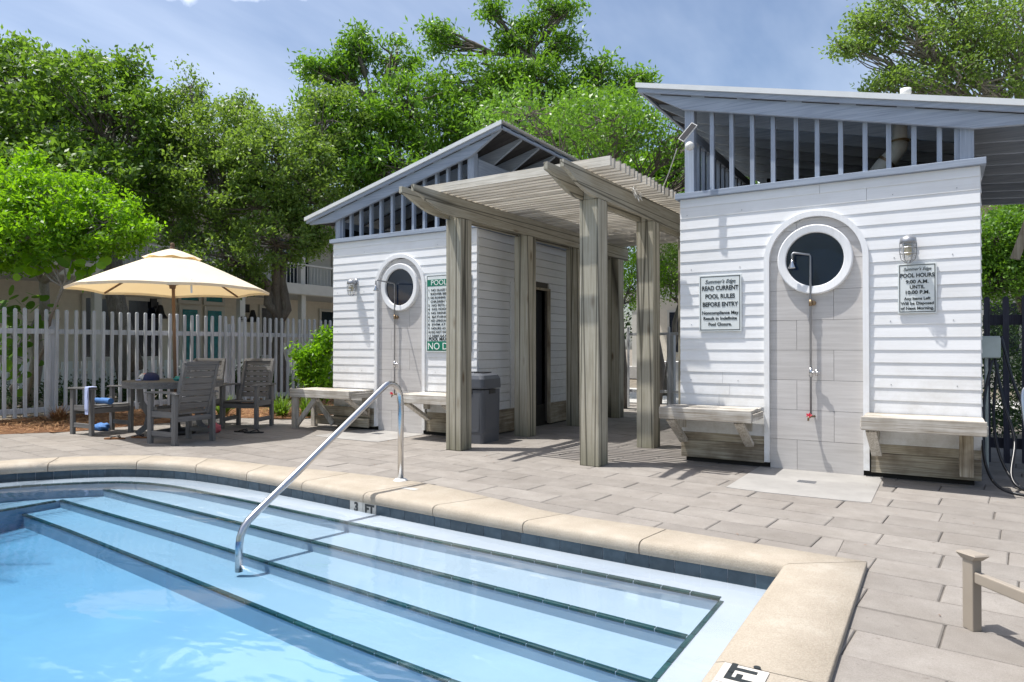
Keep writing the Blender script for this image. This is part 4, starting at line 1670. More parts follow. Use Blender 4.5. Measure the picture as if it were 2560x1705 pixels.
loft([(rsq(.44), 0), (rsq(.445), .12), (rsq(.45), .13), (rsq(.46), .665)]).build('bin_body', 'bin_body', bn, smooth=False)
loft([(rsq(.475), .68), (rsq(.48), .70), (rsq(.475, .05), .80), (rsq(.44, .06), .845), (rsq(.34, .06), .868), (rsq(.1, .03), .875)]).build('lid', 'bin_lid', bn)
for s in (0, 1):
    m_ = Matrix.Rotation(R(90 * s), 4, 'Z')
    p = MB()
    p.box(-.17, .17, -.2285, -.222, .15, .17, m_)
    p.box(-.175, -.155, -.2305, -.222, .17, .58, m_)
    p.box(.155, .175, -.2305, -.222, .17, .58, m_)
    p.build('panel_rib', 'bin_body', bn)
    MB().box(-.08, .08, -.236, -.226, .615, .675, m_).build('handle_slot', 'black', bn)
MB().box(-.16, -.03, -.11, .11, .872, .884).build('lid_opening', 'black', bn)
MB().box(.03, .16, -.11, .11, .872, .884).build('lid_opening', 'black', bn)

# ================================================================== UMBRELLA + TABLE
UX, UY = -9.02, 5.60
um = empty('patio_umbrella', (UX, UY, 0), label='cream octagonal patio umbrella with brown wooden pole', cat='umbrella')
top = Vector((.0, 0, 2.56))
base = Vector((.06, .03, .05))
MB().tube([base, top], .021, 14).build('pole', 'umb_pole', um, smooth=True)
MB().lathe([(0, .09), (.022, .085), (.03, .065), (.022, .045), (.03, .03), (.034, .0), (.0, -.01)], tuple(top), n=16).build('finial', 'umb_pole', um, smooth=True)
NR = 8
rot0 = R(12)


def canopy_pt(a, r, zoff=0):
    """height of the canopy at radius r in direction a: ribs high, cloth sagging between"""
    k = (a - rot0) / (2 * math.pi / NR)
    fr_ = k - math.floor(k)
    seg = math.cos(math.pi / NR) / math.cos((fr_ - .5) * 2 * math.pi / NR)
    rr = r * seg
    sag = math.sin(math.pi * fr_) * .055 * (r / 1.28) ** 2
    z = 2.535 - .54 * (r / 1.28) ** 1.12 - .0 + sag * .35
    return Vector((rr * math.cos(a), rr * math.sin(a), z + zoff))


mb = MB()
rad = [.22, .35, .5, .7, .88, 1.05, 1.18, 1.28]
NA = 64
for r_ in rad:
    for k in range(NA):
        mb.v.append(tuple(canopy_pt(rot0 + 2 * math.pi * k / NA, r_)))
for k in range(NA):      # hem
    q = canopy_pt(rot0 + 2 * math.pi * k / NA, 1.28)
    mb.v.append((q.x * .995, q.y * .995, q.z - .035))
for i in range(len(rad)):
    for k in range(NA):
        a, b = i * NA + k, i * NA + (k + 1) % NA
        mb.f.append((a, b, b + NA, a + NA))
can = mb.build('canopy', 'canopy', um, smooth=False)
mb = MB()
for r_, dz in ((.02, .035), (.14, .04), (.28, .042), (.38, .036)):
    for k in range(NA):
        q = canopy_pt(rot0 + 2 * math.pi * k / NA, r_, dz)
        if r_ > .3:
            q.z += .010 * math.cos(2 * math.pi * k / NA * NR) - .008
        mb.v.append(tuple(q))
for i in range(3):
    for k in range(NA):
        a, b = i * NA + k, i * NA + (k + 1) % NA
        mb.f.append((a, b, b + NA, a + NA))
mb.build('vent_flap', 'canopy', can)
for k in range(NR):
    a = rot0 + 2 * math.pi * k / NR
    e = canopy_pt(a, 1.265, -.018)
    h = Vector((.03 * math.cos(a), .03 * math.sin(a), 2.50))
    rb = MB().beam(h, e, .018, .022).build('rib', 'umb_pole', um)
    m_ = h.lerp(e, .48)
    MB().beam((.03 * math.cos(a), .03 * math.sin(a), 2.06), m_ - Vector((0, 0, .012)), .014, .018).build('strut', 'umb_pole', rb)
MB().lathe([(.0, .03), (.038, .03), (.045, .0), (.038, -.05), (.0, -.05)], (.005, 0, 2.06), n=16).build('hub', 'umb_pole', um)
MB().tube([(1.03, -.40, 2.07), (1.07, -.415, 2.02), (1.08, -.417, 1.93), (1.07, -.41, 1.88)], .012, 6).build('tie_strap', 'planter_white', um)

tb = empty('patio_table', (UX + .03, UY + .01, 0), R(10), label='round grey slatted patio table under the umbrella', cat='table')
nb = 9
for k in range(nb):
    x0_, x1_ = -.62 + k * 1.24 / nb + .003, -.62 + (k + 1) * 1.24 / nb - .003
    pl = []
    for j in range(7):
        x = x0_ + (x1_ - x0_) * j / 6
        pl.append((x, math.sqrt(max(.63 ** 2 - x * x, 0))))
    pl += [(x, -y_) for x, y_ in pl[::-1]]
    MB().prism(pl, 'z', .715, .742).build('tabletop_board', 'furn_y', tb)
mb = MB().lathe([(.60, .655), (.625, .655), (.632, .712), (.60, .712), (.60, .655)], n=40)
mb.build('apron', 'furn_x', tb)
for k in range(4):
    a = R(45 + 90 * k)
    c_, s_ = math.cos(a), math.sin(a)
    pth = [(.42 * c_, .42 * s_, .66), (.40 * c_, .40 * s_, .45), (.30 * c_, .30 * s_, .28), (.33 * c_, .33 * s_, .12), (.45 * c_, .45 * s_, .02)]
    mb = MB()
    for p, q in zip(pth, pth[1:]):
        mb.beam(p, q, .045, .075)
    mb.build('leg', 'furn_z', tb)
mb = MB().box(-.30, .30, -.03, .03, .26, .34)
mb.box(-.03, .03, -.30, .30, .341, .40)
mb.build('stretcher', 'furn_x', tb)
o = MB().lathe([(.0, .0), (.24, .0), (.25, .02), (.24, .06), (.06, .085), (.035, .25), (.0, .25)], n=28).build('umbrella_stand', 'black', smooth=True, loc=(UX + .06, UY + .03, .0))
tag(o, 'round black umbrella stand under the patio table', 'umbrella stand')


# chairs
def chair(label, back=True, mat='furn'):
    """faces +x; origin below the seat centre"""
    r = empty('patio_chair', label=label, cat='chair', group='grey slatted chairs round the patio table')
    mx, my, mz = M[mat + '_x'], M[mat + '_y'], M[mat + '_z']
    def leg(x, y_, h, n='leg'):
        MB().box(x - .035, x + .035, y_ - .022, y_ + .022, 0, h).build(n, mz, r, bevel=.004)
    for s in (-1, 1):
        leg(.23, s * .27, .62)
        leg(-.23, s * .27, .62)
        MB().prism([(-.30, .622), (-.28, .645), (.0, .655), (.24, .650), (.29, .64), (.29, .622), (-.0, .63)], 'y', s * .27 - .045, s * .27 + .045).build('armrest', mx, r, bevel=.004)
        MB().box(-.195, .195, s * .27 - .012, s * .27 + .012, .33, .405).build('seat_rail', mx, r, bevel=.003)
        MB().box(-.195, .195, s * .27 - .012, s * .27 + .012, .10, .16).build('side_stretcher', mx, r, bevel=.003)
        if back:
            MB().beam((-.17, s * .225, .34), (-.36, s * .225, .985), .045, .06, up=(1, 0, 0)).build('back_post', mz, r, bevel=.004)
    MB().box(.205, .235, -.248, .248, .30, .365).build('front_rail', my, r, bevel=.003)
    MB().box(-.235, -.205, -.248, .248, .28, .345).build('back_rail', my, r, bevel=.003)
    for k in range(5):
        x = .20 - k * .092
        MB().box(x - .042, x + .042, -.243, .243, .392 - k * .006, .412 - k * .006).build('seat_slat', my, r, bevel=.003)
    if back:
        for k in range(7):
            z = .475 + k * .0785
            x = -.19 - .295 * (z - .36)
            MB().box(-.01, .01, -.20, .20, -.034, .034, Matrix.Translation((x, 0, z)) @ Matrix.Rotation(R(-16.4), 4, 'Y')).build('back_slat', my, r, bevel=.002)
        MB().box(-.015, .015, -.248, .248, -.022, .022, Matrix.Translation((-.365, 0, .998)) @ Matrix.Rotation(R(-16.4), 4, 'Y')).build('top_rail', my, r, bevel=.003)
    return r


ch = chair('light grey patio chair seen from behind, nearest the pool')
cB = chair('low grey armchair without a backrest, leftmost of the set', back=False)
cC = copy_tree(ch)
cC['label'] = 'dark shaded patio chair facing the pool, rightmost of the set'
cD = copy_tree(ch)
cD['label'] = 'grey patio chair behind the table, only its pale top rail clear'
ch.location = (-8.14, 5.19, 0)
ch.rotation_euler = (0, 0, R(184))
cB.location = (-9.93, 5.14, 0)
cB.rotation_euler = (0, 0, R(2))
cC.location = (-8.83, 6.68, 0)
cC.rotation_euler = (0, 0, R(-66))
cD.location = (-9.62, 6.42, 0)
cD.rotation_euler = (0, 0, R(-58))

# things left about
o = MB().tube([(-9.72, 5.08, .46), (-9.60, 5.15, .455)], .035, 14)
o = MB().tube([(-.20, 0, 0), (-.06, 0, 0)], .035, 14).tube([(-.06, 0, 0), (.16, .01, -.002)], [.042, .042], 14).build('water_bottle', 'cloth_blue', smooth=False, loc=(-9.85, 5.12, .455))
tag(o, 'blue bottle lying on the seat of the backless armchair', 'bottle')
mb = MB()
for k in range(7):
    mb.v += [(-.035 + .006 * math.sin(k * 2), -.055, .655 - k * .06 + .0), (.035 + .008 * math.sin(k * 1.3), -.058 - .01 * math.sin(k), .655 - k * .06)]
for k in range(6):
    mb.f.append((2 * k, 2 * k + 1, 2 * k + 3, 2 * k + 2))
mb.box(-.06, .06, -.05, .05, .655, .668)
mb.box(-.04, .042, -.062, -.045, .36, .655)
o = mb.build('towel', 'cloth_pale', loc=(-9.70, 4.87, 0), bevel=.004)
tag(o, 'pale blue towel hung over the arm of the backless armchair', 'towel')


def lump(name, r, mat, loc, sq=(1, 1, .5), seed=0, amp=.25, n=2):
    bm = bmesh.new()
    bmesh.ops.create_icosphere(bm, subdivisions=n + 1, radius=r)
    rr = random.Random(seed)
    ph = [rr.uniform(0, 6) for _ in range(6)]
    for v_ in bm.verts:
        d_ = v_.co.normalized()
        k_ = 1 + amp * (math.sin(d_.x * 5 + ph[0]) * math.sin(d_.y * 6 + ph[1]) + .5 * math.sin(d_.z * 9 + ph[2] + d_.x * 7))
        v_.co = Vector((d_.x * sq[0], d_.y * sq[1], d_.z * sq[2])) * r * k_
    me = bpy.data.meshes.new(name)
    bm.to_mesh(me)
    bm.free()
    me.polygons.foreach_set('use_smooth', [True] * len(me.polygons))
    me.materials.append(M[mat])
    o_ = bpy.data.objects.new(name, me)
    COL.objects.link(o_)
    o_.location = loc
    return o_


tag(lump('beach_towel', .11, 'cloth_blue', (-10.25, 5.30, .05), (1.3, .8, .5), 3), 'crumpled blue towel on the ground by the backless armchair', 'towel')
tag(lump('cloth_bag', .09, 'cloth_pink', (-8.62, 5.98, .06), (1, .8, .8), 5), 'small pink bag on the paving under the table', 'bag')
cap = empty('baseball_cap', (-9.22, 5.42, .742), R(20), label='navy cap with a bright patterned front lying on the table', cat='cap')
mb = MB().lathe([(.105, .0), (.108, .03), (.095, .07), (.06, .10), (.0, .112)], n=20)
mb.build('crown', 'cloth_navy', cap, smooth=True)
MB().prism([(-.20, -.055), (-.19, .05), (-.10, .09), (-.09, -.09)], 'z', .0, .012).build('brim', 'cloth_pale', cap)
lump('patch', .07, 'cloth_pink', (0, 0, 0), (.5, .9, .6), 8, .2).parent = cap
bpy.data.objects['patch'].location = (-.085, -.02, .05)
q = lump('patch', .06, 'planter_white', (-.07, -.07, .05), (.8, .5, .7), 9, .3)
q.parent = cap
tag(lump('folded_cloth', .12, 'cloth_teal', (-8.72, 5.55, .77), (1.1, .7, .3), 12), 'teal cloth lying on the right side of the table', 'cloth')


def flipflop(loc, rz, mat, parent_name, label, group, z=0):
    r = empty(parent_name, loc, rz, label=label, cat='flip-flop', group=group)
    pl = []
    for k in range(20):
        a = 2 * math.pi * k / 20
        w = .048 - .012 * math.cos(a + .2)
        pl.append((.135 * math.cos(a), (w if math.sin(a) > 0 else w * .9) * math.sin(a)))
    MB().prism(pl, 'z', .0, .018).build('sole', mat, r)
    s = MB()
    s.tube([(.075, 0, .018), (.045, .03, .045), (-.02, .042, .03), (-.04, .045, .018)], .007, 6)
    s.tube([(.075, 0, .018), (.045, -.03, .045), (-.02, -.036, .03), (-.04, -.038, .018)], .007, 6)
    s.build('strap', 'black', r)


flipflop((-9.12, 4.88, 0), R(35), 'leather', 'flip_flop', 'brown flip-flop, the nearer one, lying by the near chair', 'brown flip-flops')
flipflop((-8.98, 5.12, 0), R(10), 'leather', 'flip_flop', 'brown flip-flop lying further under the table', 'brown flip-flops')
flipflop((-8.33, 6.23, 0), R(20), 'black', 'flip_flop', 'left black flip-flop in front of the dark chair', 'black flip-flops')
flipflop((-8.12, 6.25, 0), R(40), 'black', 'flip_flop', 'right black flip-flop in front of the dark chair', 'black flip-flops')

# ================================================================== LOUNGER CORNER (right foreground)
lg = empty('sun_lounger', (.12, 3.52, 0), R(-50), label='tan framed sun lounger, only one leg and side rail in view at lower right', cat='sun lounger')
mb = MB().box(-.028, .028, -.022, .022, 0, .30)
mb.build('leg', 'tan', lg, bevel=.004)
mb = MB()
mb.v = [(-.03, -.025, .298), (.03, -.025, .298), (.03, .025, .298), (-.03, .025, .298), (-.05, -.035, .318), (.055, -.035, .322), (.055, .035, .322), (-.05, .035, .318), (-.045, -.03, .325), (.05, -.03, .328), (.05, .03, .328), (-.045, .03, .325)]
for o_ in (0, 4):
    mb.f += [(o_ + i, o_ + (i + 1) % 4, o_ + (i + 1) % 4 + 4, o_ + i + 4) for i in range(4)]
mb.f.append((8, 9, 10, 11))
mb.build('leg_cap', 'tan', lg)
MB().box(.028, 1.85, -.016, .016, .205, .252).build('side_rail', 'tan', lg, bevel=.005)
MB().box(.42, 1.85, .55, .582, .205, .252).build('side_rail', 'tan', lg)
MB().box(.42, .46, .016, .55, .205, .252).build('cross_rail', 'tan', lg)
MB().box(.30, 1.85, .0165, .55, .253, .262).build('sling', 'tan_cloth', lg)
for x, y_ in ((1.80, 0), (1.80, .566), (.46, .566)):
    MB().box(x - .028, x + .028, y_ - .022, y_ + .022, 0, .204).build('leg', 'tan', lg)


# ================================================================== FENCES
def picket_fence(a, b, z_top, pitch, sec, label, mat, rails, posts=(), rail_h=.07, name='fence', z0=.06, skip=None, jit=.01, flat=False):
    a, b = Vector((*a, 0)), Vector((*b, 0))
    L = (b - a).length
    ang = math.atan2(b.y - a.y, b.x - a.x)
    r = empty(name, a, ang, label=label, cat='fence')
    h = z_top - z0
    w, t = sec
    mb = MB()
    if flat:
        mb.box(-w / 2, w / 2, -t / 2, t / 2, 0, h)
    else:
        mb.box(-w / 2, w / 2, -t / 2, t / 2, 0, h - .02)
        mb.v += [(-w / 2, -t / 2, h - .02), (w / 2, -t / 2, h - .02), (w / 2, t / 2, h - .02), (-w / 2, t / 2, h - .02), (-w / 4, -t / 3, h), (w / 4, -t / 3, h), (w / 4, t / 3, h), (-w / 4, t / 3, h)]
        o_ = 8
        mb.f += [(o_ + i, o_ + (i + 1) % 4, o_ + (i + 1) % 4 + 4, o_ + i + 4) for i in range(4)] + [(12, 13, 14, 15)]
    p = mb.build('picket', mat, r, loc=(0, -t / 2 - .02, z0))
    n = int(L / pitch)
    for k in range(1, n + 1):
        share(p, r, (k * pitch + random.uniform(-jit, jit) * .5, -t / 2 - .02, z0 + random.uniform(-jit, jit)), (random.uniform(-.008, .008), random.uniform(-.008, .008), 0))
    for z in rails:
        MB().box(-.03, L + .03, -.019, .019, z, z + rail_h).build('rail', mat, r, bevel=.003)
    for s in posts:
        MB().box(s - .065, s + .065, .02, .15, 0, z_top - .16).build('post', mat, r, bevel=.006)
    return r


picket_fence((-12.86, 2.4), (-12.13, 11.55), 1.83, .146, (.046, .042), 'pale blue picket fence behind the patio table and umbrella', 'fence', (.12, 1.42), posts=(.05, 3.35, 6.6), rail_h=.085)
picket_fence((-12.13, 11.9), (-7.9, 11.9), 1.8, .146, (.046, .042), 'short return of blue fence behind the left bathhouse', 'fence', (.12, 1.42), posts=(0, 4.1))
picket_fence((-16.6, -2), (-16.0, 15), .88, .135, (.085, .02), 'low white picket fence before the far house', 'picket', (.28, .66), z0=.18, flat=True, rail_h=.06)
picket_fence((.42, 8.35), (3.2, 8.35), 1.70, .152, (.05, .045), 'dark shaded picket fence right of the right bathhouse', 'fence_dark', (.2, 1.42), posts=(1.4,), rail_h=.10)
picket_fence((-5.0, 12.3), (-.8, 12.3), 1.58, .20, (.035, .03), 'grey fence and gate bars closing the far end of the passage', 'fence', (.35, 1.42), posts=(.8, 2.0, 4.0), rail_h=.05)

# ================================================================== RIGHT SIDE CLUTTER
bx = empty('electrical_box', (.36, 7.62, 1.2), label='pale grey electrical box on the right bathhouse corner above the hoses', cat='electrical box')
MB().box(-.03, .12, -.05, .06, -.10, .10).build('box_body', 'plate_grey', bx, bevel=.006)
MB().box(-.035, .125, -.055, -.051, -.09, .085).build('box_lid', 'plate_grey', bx)
MB().tube([(.02, .0, -.10), (.02, .0, -1.1)], .014, 10).build('conduit', 'plate_grey', bx)
hs = [
    [(.42, 7.55, 1.08), (.36, 7.40, .8), (.33, 7.25, .5), (.34, 7.05, .22), (.42, 6.86, .06), (.62, 6.78, .02), (.95, 6.85, .02), (1.3, 7.1, .02)],
    [(.44, 7.6, 1.1), (.50, 7.5, .7), (.56, 7.3, .4), (.52, 7.05, .12), (.62, 6.98, .03), (.85, 7.15, .03), (1.05, 7.4, .05)],
    [(.47, 7.7, 1.05), (.43, 7.6, .6), (.46, 7.35, .25), (.58, 7.15, .03), (.75, 7.05, .02), (.9, 7.2, .02), (.8, 7.5, .03)],
    [(.50, 7.8, 1.3), (.58, 7.7, .9), (.66, 7.5, .6), (.72, 7.3, .35), (.70, 7.15, .1), (.80, 7.0, .03), (1.0, 7.0, .03)]]
for k, (h_, lb) in enumerate(zip(hs, ('long black hose looping down the corner and out over the paving', 'black hose hanging inner right beside the long looping hose', 'short black hose coiled at the foot of the corner', 'black hose hanging from the dark fence'))):
    o = MB().tube(catmull(h_, 8), .013, 8).build('hose', 'hose', smooth=True)
    tag(o, lb, 'hose', 'black hoses beside the right bathhouse')
fc = empty('folding_chair', (.72, 7.35, 0), label='curved pale metal chair frame at the right edge by the dark fence', cat='chair')
MB().tube(catmull([(-.02, -.1, .1), (-.08, -.05, .5), (-.10, 0, .78), (-.06, .03, .86), (.06, .05, .88), (.3, .1, .88)], 6), .014, 10).build('frame_tube', 'chrome', fc, smooth=True)
MB().box(.0, .45, .05, .07, .45, .80).build('back_sling', 'plate_grey', fc)
MB().box(.0, .45, -.35, .05, .42, .44).build('seat', 'plate_grey', fc)
for x_, y_ in ((.0, -.35), (.45, -.35), (.45, .05)):
    MB().tube([(x_, y_, 0), (x_, y_, .43)], .012, 8).build('leg', 'chrome', fc)
# eave brace at the right
br_ = MB().beam((.98, 9.6, 2.95), (.75, 9.6, 2.2), .09, .09)
o = br_.build('eave_brace', 'skirt_z', house_r)
o.matrix_parent_inverse = Matrix.Translation((2.322, -7.15, 0))

# ================================================================== FAR HOUSE (left)
fh = empty('beach_house', (-20, 0, 0), label='beige two storey house with porch and upper balcony behind the trees at left', cat='house')


def fb(name, mat, x0, x1, y0, y1, z0, z1, parent=fh, bevel=0):
    return MB().box(x0, x1, y0, y1, z0, z1).build(name, mat, parent, bevel=bevel)


fb('porch_floor', 'path', -3.0, .6, -8, 24, 0, .38)
fb('lower_wall', 'stucco', -2.3, -2.1, -8, 24, .38, 3.2)
lap = MB()
for k in range(17):
    lap.box(-2.1, -2.085, -8, 24, .42 + k * .16, .42 + k * .16 + .012)
lap.build('clapboard_lines', 'stucco', fh, kind='stuff')
fb('porch_ceiling', 'cream', -2.1, .3, -8, 24, 3.1, 3.2)
fb('balcony_fascia', 'cream', .3, .4, -8, 24, 3.12, 3.5)
fb('upper_wall', 'cream', -2.3, -2.1, -8, 24, 3.2, 6.3)
fb('balcony_deck', 'cream', -2.1, .3, -8, 24, 3.2, 3.3)
fb('upper_eave', 'cream', -2.6, .5, -8, 24, 6.0, 6.3)
fb('attic_wall', 'cream', -4.0, -2.4, 7, 17, 6.3, 8.4)
MB().prism([(-5.2, 8.4), (-1.4, 8.4), (-3.2, 9.3)], 'y', 6.5, 17.5).build('roof', 'plate_grey', fh)
for k, yy in enumerate((-5.5, -1.2, 3.0, 7.2, 10.1, 14.75, 17.35, 21)):
    fb('porch_column', 'cream', .05, .25, yy - .1, yy + .1, .38, 3.1)
    fb('balcony_column', 'cream', .05, .22, yy - .1, yy + .1, 3.3, 6.0)
rl = MB()
fb('balcony_rail', 'cream', .12, .18, -8, 24, 4.2, 4.26)
for k in range(200):
    rl.box(.14, .16, -8 + k * .16, -8 + k * .16 + .025, 3.35, 4.2)
rl.build('balusters', 'cream', fh, kind='stuff')


def far_window(y0, y1, z0, z1, mat='window', x=-2.08):
    f = MB()
    f.box(x, x + .06, y0 - .1, y1 + .1, z1, z1 + .12)
    f.box(x, x + .06, y0 - .1, y1 + .1, z0 - .12, z0)
    f.box(x, x + .06, y0 - .1, y0, z0, z1)
    f.box(x, x + .06, y1, y1 + .1, z0, z1)
    f = f.build('window', 'cream', fh)
    MB().box(x + .01, x + .03, y0, y1, z0, z1).build('pane', mat, f)
    return f


for y0, y1 in ((-4.5, -3.2), (.2, 1.5), (10.9, 11.9), (12.2, 13.2)):
    far_window(y0, y1, .9, 2.7)
for y0, y1 in ((17.3, 18.2), (20.3, 21.2)):
    far_window(y0, y1, .9, 2.7)
for y0, y1 in ((-4, -2.8), (3, 4.5), (9, 10.4), (15.6, 16.6), (18.0, 19.6), (21, 22.5)):
    far_window(y0, y1, 3.7, 5.5)
far_window(9.5, 11.5, 7.2, 8.2, x=-2.38)
far_window(13, 15, 7.2, 8.2, x=-2.38)
# entrance doors of teal glass with transom
for y0, y1 in ((14.05, 14.6), (15.0, 15.55)):
    d_ = fb('entrance_door', 'cream', -2.08, -2.02, y0 - .12, y1 + .14, .4, 2.65)
    MB().box(-2.019, -2.0, y0, y1, .75, 2.5).build('pane', 'teal_glass', d_)
    far_window(y0 - .05, y1 + .05, 2.82, 3.05, 'teal_glass')
lt = empty('porch_lantern', (-22.05, 13.0, 2.3), label='black porch lantern left of the teal glass doors', cat='lantern', group='black porch lanterns')
MB().box(0, .1, -.1, .1, .2, .5).build('bracket', 'black', lt)
MB().lathe([(.0, .3), (.07, .28), (.10, .15), (.14, .0), (.22, -.12), (.22, -.16), (.0, -.16)], (.25, .12, .0), n=12).build('shade', 'black', lt)
for y_, lb in ((16.6, 'black porch lantern right of the teal glass doors'), (22.2, 'black porch lantern at the right end of the far porch')):
    c = copy_tree(lt)
    c.location = (-22.05, y_, 2.3)
    c['label'] = lb
text('46', .28, (.27, 14.75, 2.05), 'black', fh, 'house_number', rot=(R(90), 0, R(90)))
# stairs stringer and pots on the porch
MB().beam((.6, 15.6, 1.5), (1.6, 17.0, .5), .08, .2).build('stair_rail', 'cream', fh)


# ================================================================== PLANTS
def quads(P, D, S, Lh, Wd):
    """P centres, D long axis, S side axis -> diamonds"""
    n = len(P)
    v = np.empty((n, 4, 3), np.float32)
    v[:, 0] = P - D * Lh[:, None]
    v[:, 1] = P + S * Wd[:, None] - D * Lh[:, None] * .1
    v[:, 2] = P + D * Lh[:, None]
    v[:, 3] = P - S * Wd[:, None] - D * Lh[:, None] * .1
    return v.reshape(-1, 3)


def mesh_from_quads(name, V, mat, parent=None, kind=None):
    n = len(V) // 4
    me = bpy.data.meshes.new(name)
    me.vertices.add(len(V))
    me.vertices.foreach_set('co', V.astype(np.float32).ravel())
    me.loops.add(4 * n)
    me.loops.foreach_set('vertex_index', np.arange(4 * n, dtype=np.int32))
    me.polygons.add(n)
    me.polygons.foreach_set('loop_start', np.arange(0, 4 * n, 4, dtype=np.int32))
    me.update(calc_edges=True)
    me.materials.append(M[mat])
    o = bpy.data.objects.new(name, me)
    COL.objects.link(o)
    if parent is not None:
        o.parent = parent
    if kind:
        o['kind'] = kind
    return o


def unit(a):
    return a / np.maximum(np.linalg.norm(a, axis=1, keepdims=True), 1e-6)


def leaves(centers, per, spread, size, aspect=.42, flat=.55, droop=0.0, tuft=0.0):
    """clumps of leaves round the given centres"""
    n = len(centers) * per
    C = np.repeat(centers, per, axis=0)
    off = rng.normal(size=(n, 3)) * spread * np.array([1, 1, .7])
    P = C + off
    D = unit(rng.normal(size=(n, 3)) + tuft * unit(off) + np.array([0, 0, -droop]))
    Nn = unit(rng.normal(size=(n, 3)) * (1 - flat) + np.array([0, 0, 1.0]) * flat + .001)
    S = unit(np.cross(D, Nn))
    Lh = size * rng.uniform(.55, 1.1, n) * .5
    return quads(P, D, S, Lh, Lh * aspect * 2 * .5)


def wob(a, b, k, amp, rnd):
    a, b = Vector(a), Vector(b)
    out = []
    for i in range(k + 1):
        t = i / k
        p = a.lerp(b, t)
        if 0 < i < k:
            p += Vector((rnd.uniform(-1, 1), rnd.uniform(-1, 1), rnd.uniform(-.6, .6))) * amp
        out.append(p)
    return out


def tree(name, label, base, fork, blobs, n_clump, per, size, leaf, seed, bark='bark', trunk_r=.13, spread=.16, cat='tree', edge=.5, clump_up=.0, droop=0, tuft=.6, aspect=.45, twig=True, subs=(), limb_k=1.0, group=None, hollow=.55):
    """blobs: [(centre, radii)] ellipsoids the crown fills"""
    rnd = random.Random(seed)
    root = empty(name, (base[0], base[1], 0), label=label, cat=cat, group=group)
    o0 = Vector((base[0], base[1], 0))
    tr_ = MB()
    fork = Vector(fork)
    path = wob(Vector(base), fork, 5, trunk_r * .7, rnd)
    tr_.tube([p - o0 for p in path], [trunk_r * (1.25 - .45 * i / 5) for i in range(6)], 9)
    hubs = [fork]
    for sp in subs:
        sp = Vector(sp)
        q = wob(fork, sp, 5, trunk_r * .9, rnd)
        tr_.tube([z - o0 for z in q], [trunk_r * (.82 - .30 * i / 5) for i in range(6)], 9)
        hubs.append(sp)
    vols = [r[0] * r[1] * r[2] for _, r in blobs]
    tot = sum(vols)
    cs = []
    for (c, r), v_ in zip(blobs, vols):
        c = Vector(c)
        hb = min(hubs[1:] or hubs, key=lambda h: (h - c).length)
        p = wob(hb, c, 5, .16 * (c - hb).length * .4, rnd)
        tr_.tube([q - o0 for q in p], [trunk_r * (.50 - .40 * i / 5) * limb_k * (.8 if subs else 1) for i in range(6)], 7)
        m = max(22 if r[0] > .35 else 12, int(n_clump * v_ / tot))
        d = rng.normal(size=(m, 3))
        d = unit(d)
        rad = rng.uniform(hollow, 1.0, (m, 1)) ** edge
        cc = d * rad * np.array(r) + np.array(c)
        cs.append(cc)
        if twig:
            for q in cc[:: max(1, m // 26)]:
                j = rnd.randint(2, 5)
                pts = wob(p[j], Vector(q), 3, .12, rnd)
                tr_.tube([z - o0 for z in pts], [trunk_r * .16, trunk_r * .11, trunk_r * .07, trunk_r * .03], 5, cap=False)
    tr_.build('trunk', bark, root, smooth=True)
    cs = np.concatenate(cs)
    V = leaves(cs, per, spread, size, aspect, droop=droop, tuft=tuft)
    V = V - np.array([base[0], base[1], 0], np.float32)
    cr = mesh_from_quads('crown', V, leaf, root)
    return root


def blob(x, y, d, rx, ry=None, rz=None):
    """ellipsoid centred at pixel (x, y) at distance d; radii in photo pixels for width and height"""
    c = wp(x, y, d)
    k = d / 1715
    return (tuple(c), (rx * k, (rz or rx) * k, (ry or rx) * k))


def gnd(x, d):
    p = wp(x, 868, d)
    return (p.x, p.y, 0)


# 1 left oak
tree('oak_tree', 'broad dark green oak at the far left behind the lime green shrub', gnd(330, 15.5), wp(250, 560, 15.5),
     [blob(60, 300, 15.5, 190, 190), blob(240, 330, 15, 190, 190), blob(30, 200, 16, 130, 110), blob(150, 190, 16, 120, 85), blob(250, 250, 16, 130, 100), blob(340, 190, 15.5, 38, 70), blob(150, 470, 14.5, 260, 120),
      blob(360, 320, 15.5, 100, 110), blob(-80, 380, 15, 160, 220), blob(370, 480, 16, 90, 100)],
     680, 58, .15, 'leaf_oak', 3, spread=.15, aspect=.5, trunk_r=.17, subs=(wp(330, 420, 15.6), wp(150, 430, 15.3), wp(30, 430, 15.5)))
# 2 lime shrub tree in front left
tree('shrub_tree', 'lime green bushy tree overhanging the fence at the far left', gnd(70, 13.2), wp(110, 700, 12.6),
     [blob(40, 480, 11.6, 130, 110), blob(150, 520, 11.3, 130, 90), blob(260, 560, 11.2, 110, 80), blob(330, 590, 11.2, 60, 55), blob(255, 480, 11.4, 45, 50), blob(90, 580, 11.2, 150, 90), blob(-60, 540, 11.5, 130, 150), blob(20, 620, 11.6, 90, 60)],
     470, 66, .10, 'leaf_lime', 5, bark='bark_pale', spread=.095, trunk_r=.10, hollow=.4, subs=(wp(60, 570, 12), wp(230, 600, 11.8)))
